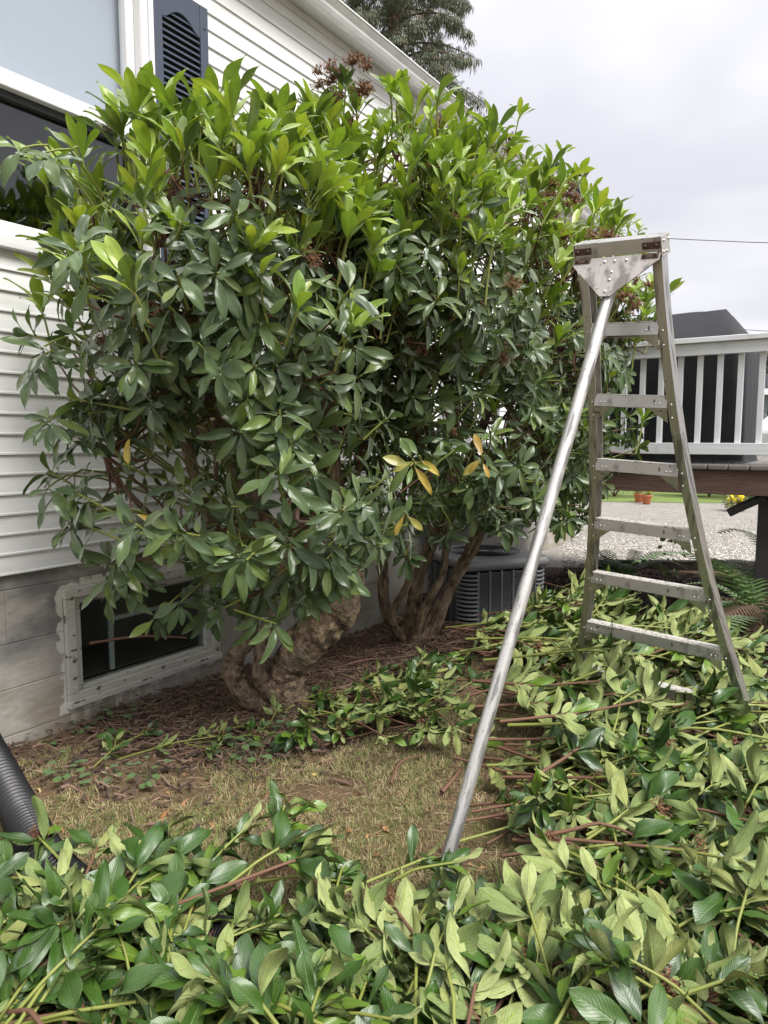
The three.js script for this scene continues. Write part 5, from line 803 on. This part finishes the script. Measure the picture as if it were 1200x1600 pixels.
{ const cG = [[0.07, 0.13, 0.035], [0.10, 0.17, 0.05], [0.05, 0.10, 0.03]], g = (x, y) => { const p = onGround(x, y); p.y = 0.02; return p; };
  shrubAt(g(960, 777), 0.75, 0.9, 700, 'pale green shrub dotted with white blossom beside the clay pots', cG, 'shrubs along the grey house', M.flowerW);
  shrubAt(g(905, 777), 0.7, 0.8, 500, 'rounded green shrub partly hidden behind the left ladder rail', cG, 'shrubs along the grey house');
  shrubAt(g(1070, 777), 0.5, 1.0, 500, 'upright green shrub behind the right ladder rail', cG, 'shrubs along the grey house');
  shrubAt(g(1108, 778), 0.45, 1.05, 500, 'narrow green shrub against the grey siding between two larger shrubs', cG, 'shrubs along the grey house');
  shrubAt(g(1148, 780), 0.8, 1.0, 800, 'broad green shrub against the grey siding near the deck brace', cG, 'shrubs along the grey house');
  shrubAt(g(1149, 800), 0.2, 0.35, 160, 'low yellow-flowering plant at the edge of the grass verge', [[0.2, 0.24, 0.04]], null, M.flowerY);
  for (const [x, y, l, f] of [[998, 786, 'terracotta pot with orange flowers at the edge of the verge', M.flowerO], [1010, 789, 'terracotta pot with yellow flowers at the edge of the verge', M.flowerY]]) { const k = thing('flower_pot', l, 'flower pot', g(x, y), 0, 'clay pots on the verge'); k.scale.setScalar(0.6); const pf = [[0.001, 0.0], [0.13, 0.0], [0.19, 0.3], [0.215, 0.3], [0.215, 0.36], [0.185, 0.36], [0.18, 0.32], [0.001, 0.32]].map(([a, b]) => new THREE.Vector2(a, b)); part('pot', new THREE.LatheGeometry(pf, 24), M.terracotta, k); for (let i = 0; i < 16; i++) { const a = i * 2.4, r = rr(0.03, 0.2), o = part('leaf', leafOne, LM.mid[ri(3)], k); leafMatrix(V(Math.cos(a) * r * 0.6, 0.33, Math.sin(a) * r * 0.6), V(Math.cos(a) * r * 2, 0.5, Math.sin(a) * r * 2), V(0, 1, 0.3), 0.2, 1.2).decompose(o.position, o.quaternion, o.scale); } for (let i = 0; i < 9; i++) { const a = i * 2.4, q = new THREE.IcosahedronGeometry(0.04, 1); q.translate(Math.cos(a) * 0.15, 0.45 + rr(0, 0.1), Math.sin(a) * 0.15); part('blossom', q, f, k); } }
}
// ---------------------------------------------------------------- conifers
function conifer(p, H, R, n, label, y0, group) {
  const k = thing('conifer', label, 'tree', p, 0, group);
  part('trunk', tube([V(0, -0.3, 0), V(0.05, H * 0.4, 0), V(0, H * 0.95, 0)], [H * 0.02, H * 0.014, 0.02], 12, 12, 0.06), M.bark, k);
  const limbs = [], sp = [], nl = Math.round(n / 100);
  for (let i = 0; i < nl; i++) { const u = (i + rnd()) / nl, y = H * (y0 + (0.98 - y0) * u), a = i * 2.4 + rr(-0.3, 0.3), L = R * Math.pow(1 - (y / H - y0) / (1 - y0) * 0.93, 0.75) * rr(0.75, 1.1), pts = [0, 0.3, 0.65, 1].map((s) => V(Math.cos(a) * L * s, y + L * (0.12 * s - 0.42 * s * s), Math.sin(a) * L * s)); limbs.push(tube(pts, [0.045 * L / R + 0.012, 0.025, 0.008], 5, 6)); const c = new THREE.CatmullRomCurve3(pts); for (let j = 0; j < 100; j++) { const s = Math.pow(rnd(), 0.6), q = c.getPoint(Math.min(1, 0.12 + 0.9 * s)), w = L * 0.28 * (1.15 - s), b = q.add(V(rr(-1, 1) * w, rr(-0.5, 0.12) * (0.2 + w), rr(-1, 1) * w)); sp.push([b, a]); } }
  part('limbs', merge(limbs), M.branch, k, true);
  const gs = []; for (let i = 0; i < 9; i++) { const a = i * 2.4, l = rr(0.6, 1), d = V(Math.cos(a) * 0.5, -0.75, Math.sin(a) * 0.5).multiplyScalar(l), w = 0.035, q = V(-Math.sin(a), 0.1, Math.cos(a)), m = d.clone().multiplyScalar(0.5).add(V(Math.cos(a) * 0.1, 0.06, Math.sin(a) * 0.1)), g = new THREE.BufferGeometry(); g.setAttribute('position', new THREE.Float32BufferAttribute([0, 0, 0, m.x + q.x * w, m.y, m.z + q.z * w, m.x - q.x * w, m.y, m.z - q.z * w, d.x, d.y, d.z], 3)); g.setIndex([0, 1, 2, 1, 3, 2]); g.computeVertexNormals(); gs.push(g.toNonIndexed()); }
  const im = new THREE.InstancedMesh(mergeGeometries(gs), M.needle, sp.length), c = new THREE.Color(), e = new THREE.Quaternion(), m4 = new THREE.Matrix4(); sp.forEach(([b, a], i) => { e.setFromEuler(E3(rr(-0.35, 0.35), rnd() * 6.28, rr(-0.35, 0.35))); im.setMatrixAt(i, m4.compose(b, e, V(1, 1, 1).multiplyScalar(rr(0.16, 0.36)))); const f = rr(0.7, 1.3), br = rnd() < 0.12; im.setColorAt(i, br ? c.setRGB(0.17 * f, 0.145 * f, 0.085 * f) : c.setRGB(0.125 * f, 0.15 * f, 0.085 * f)); }); im.name = 'crown'; im.userData.kind = 'stuff'; im.castShadow = im.receiveShadow = true; k.add(im);
}
conifer(V(0.25, 0, -19.5), 19, 3.7, 21000, 'tall drooping conifer rising behind the white house', 0.2);
conifer(V(15.7, 0, -30), 5.4, 1.9, 7000, 'distant conifer behind the grey neighbour house', 0.1);

renderer.render(scene, camera);
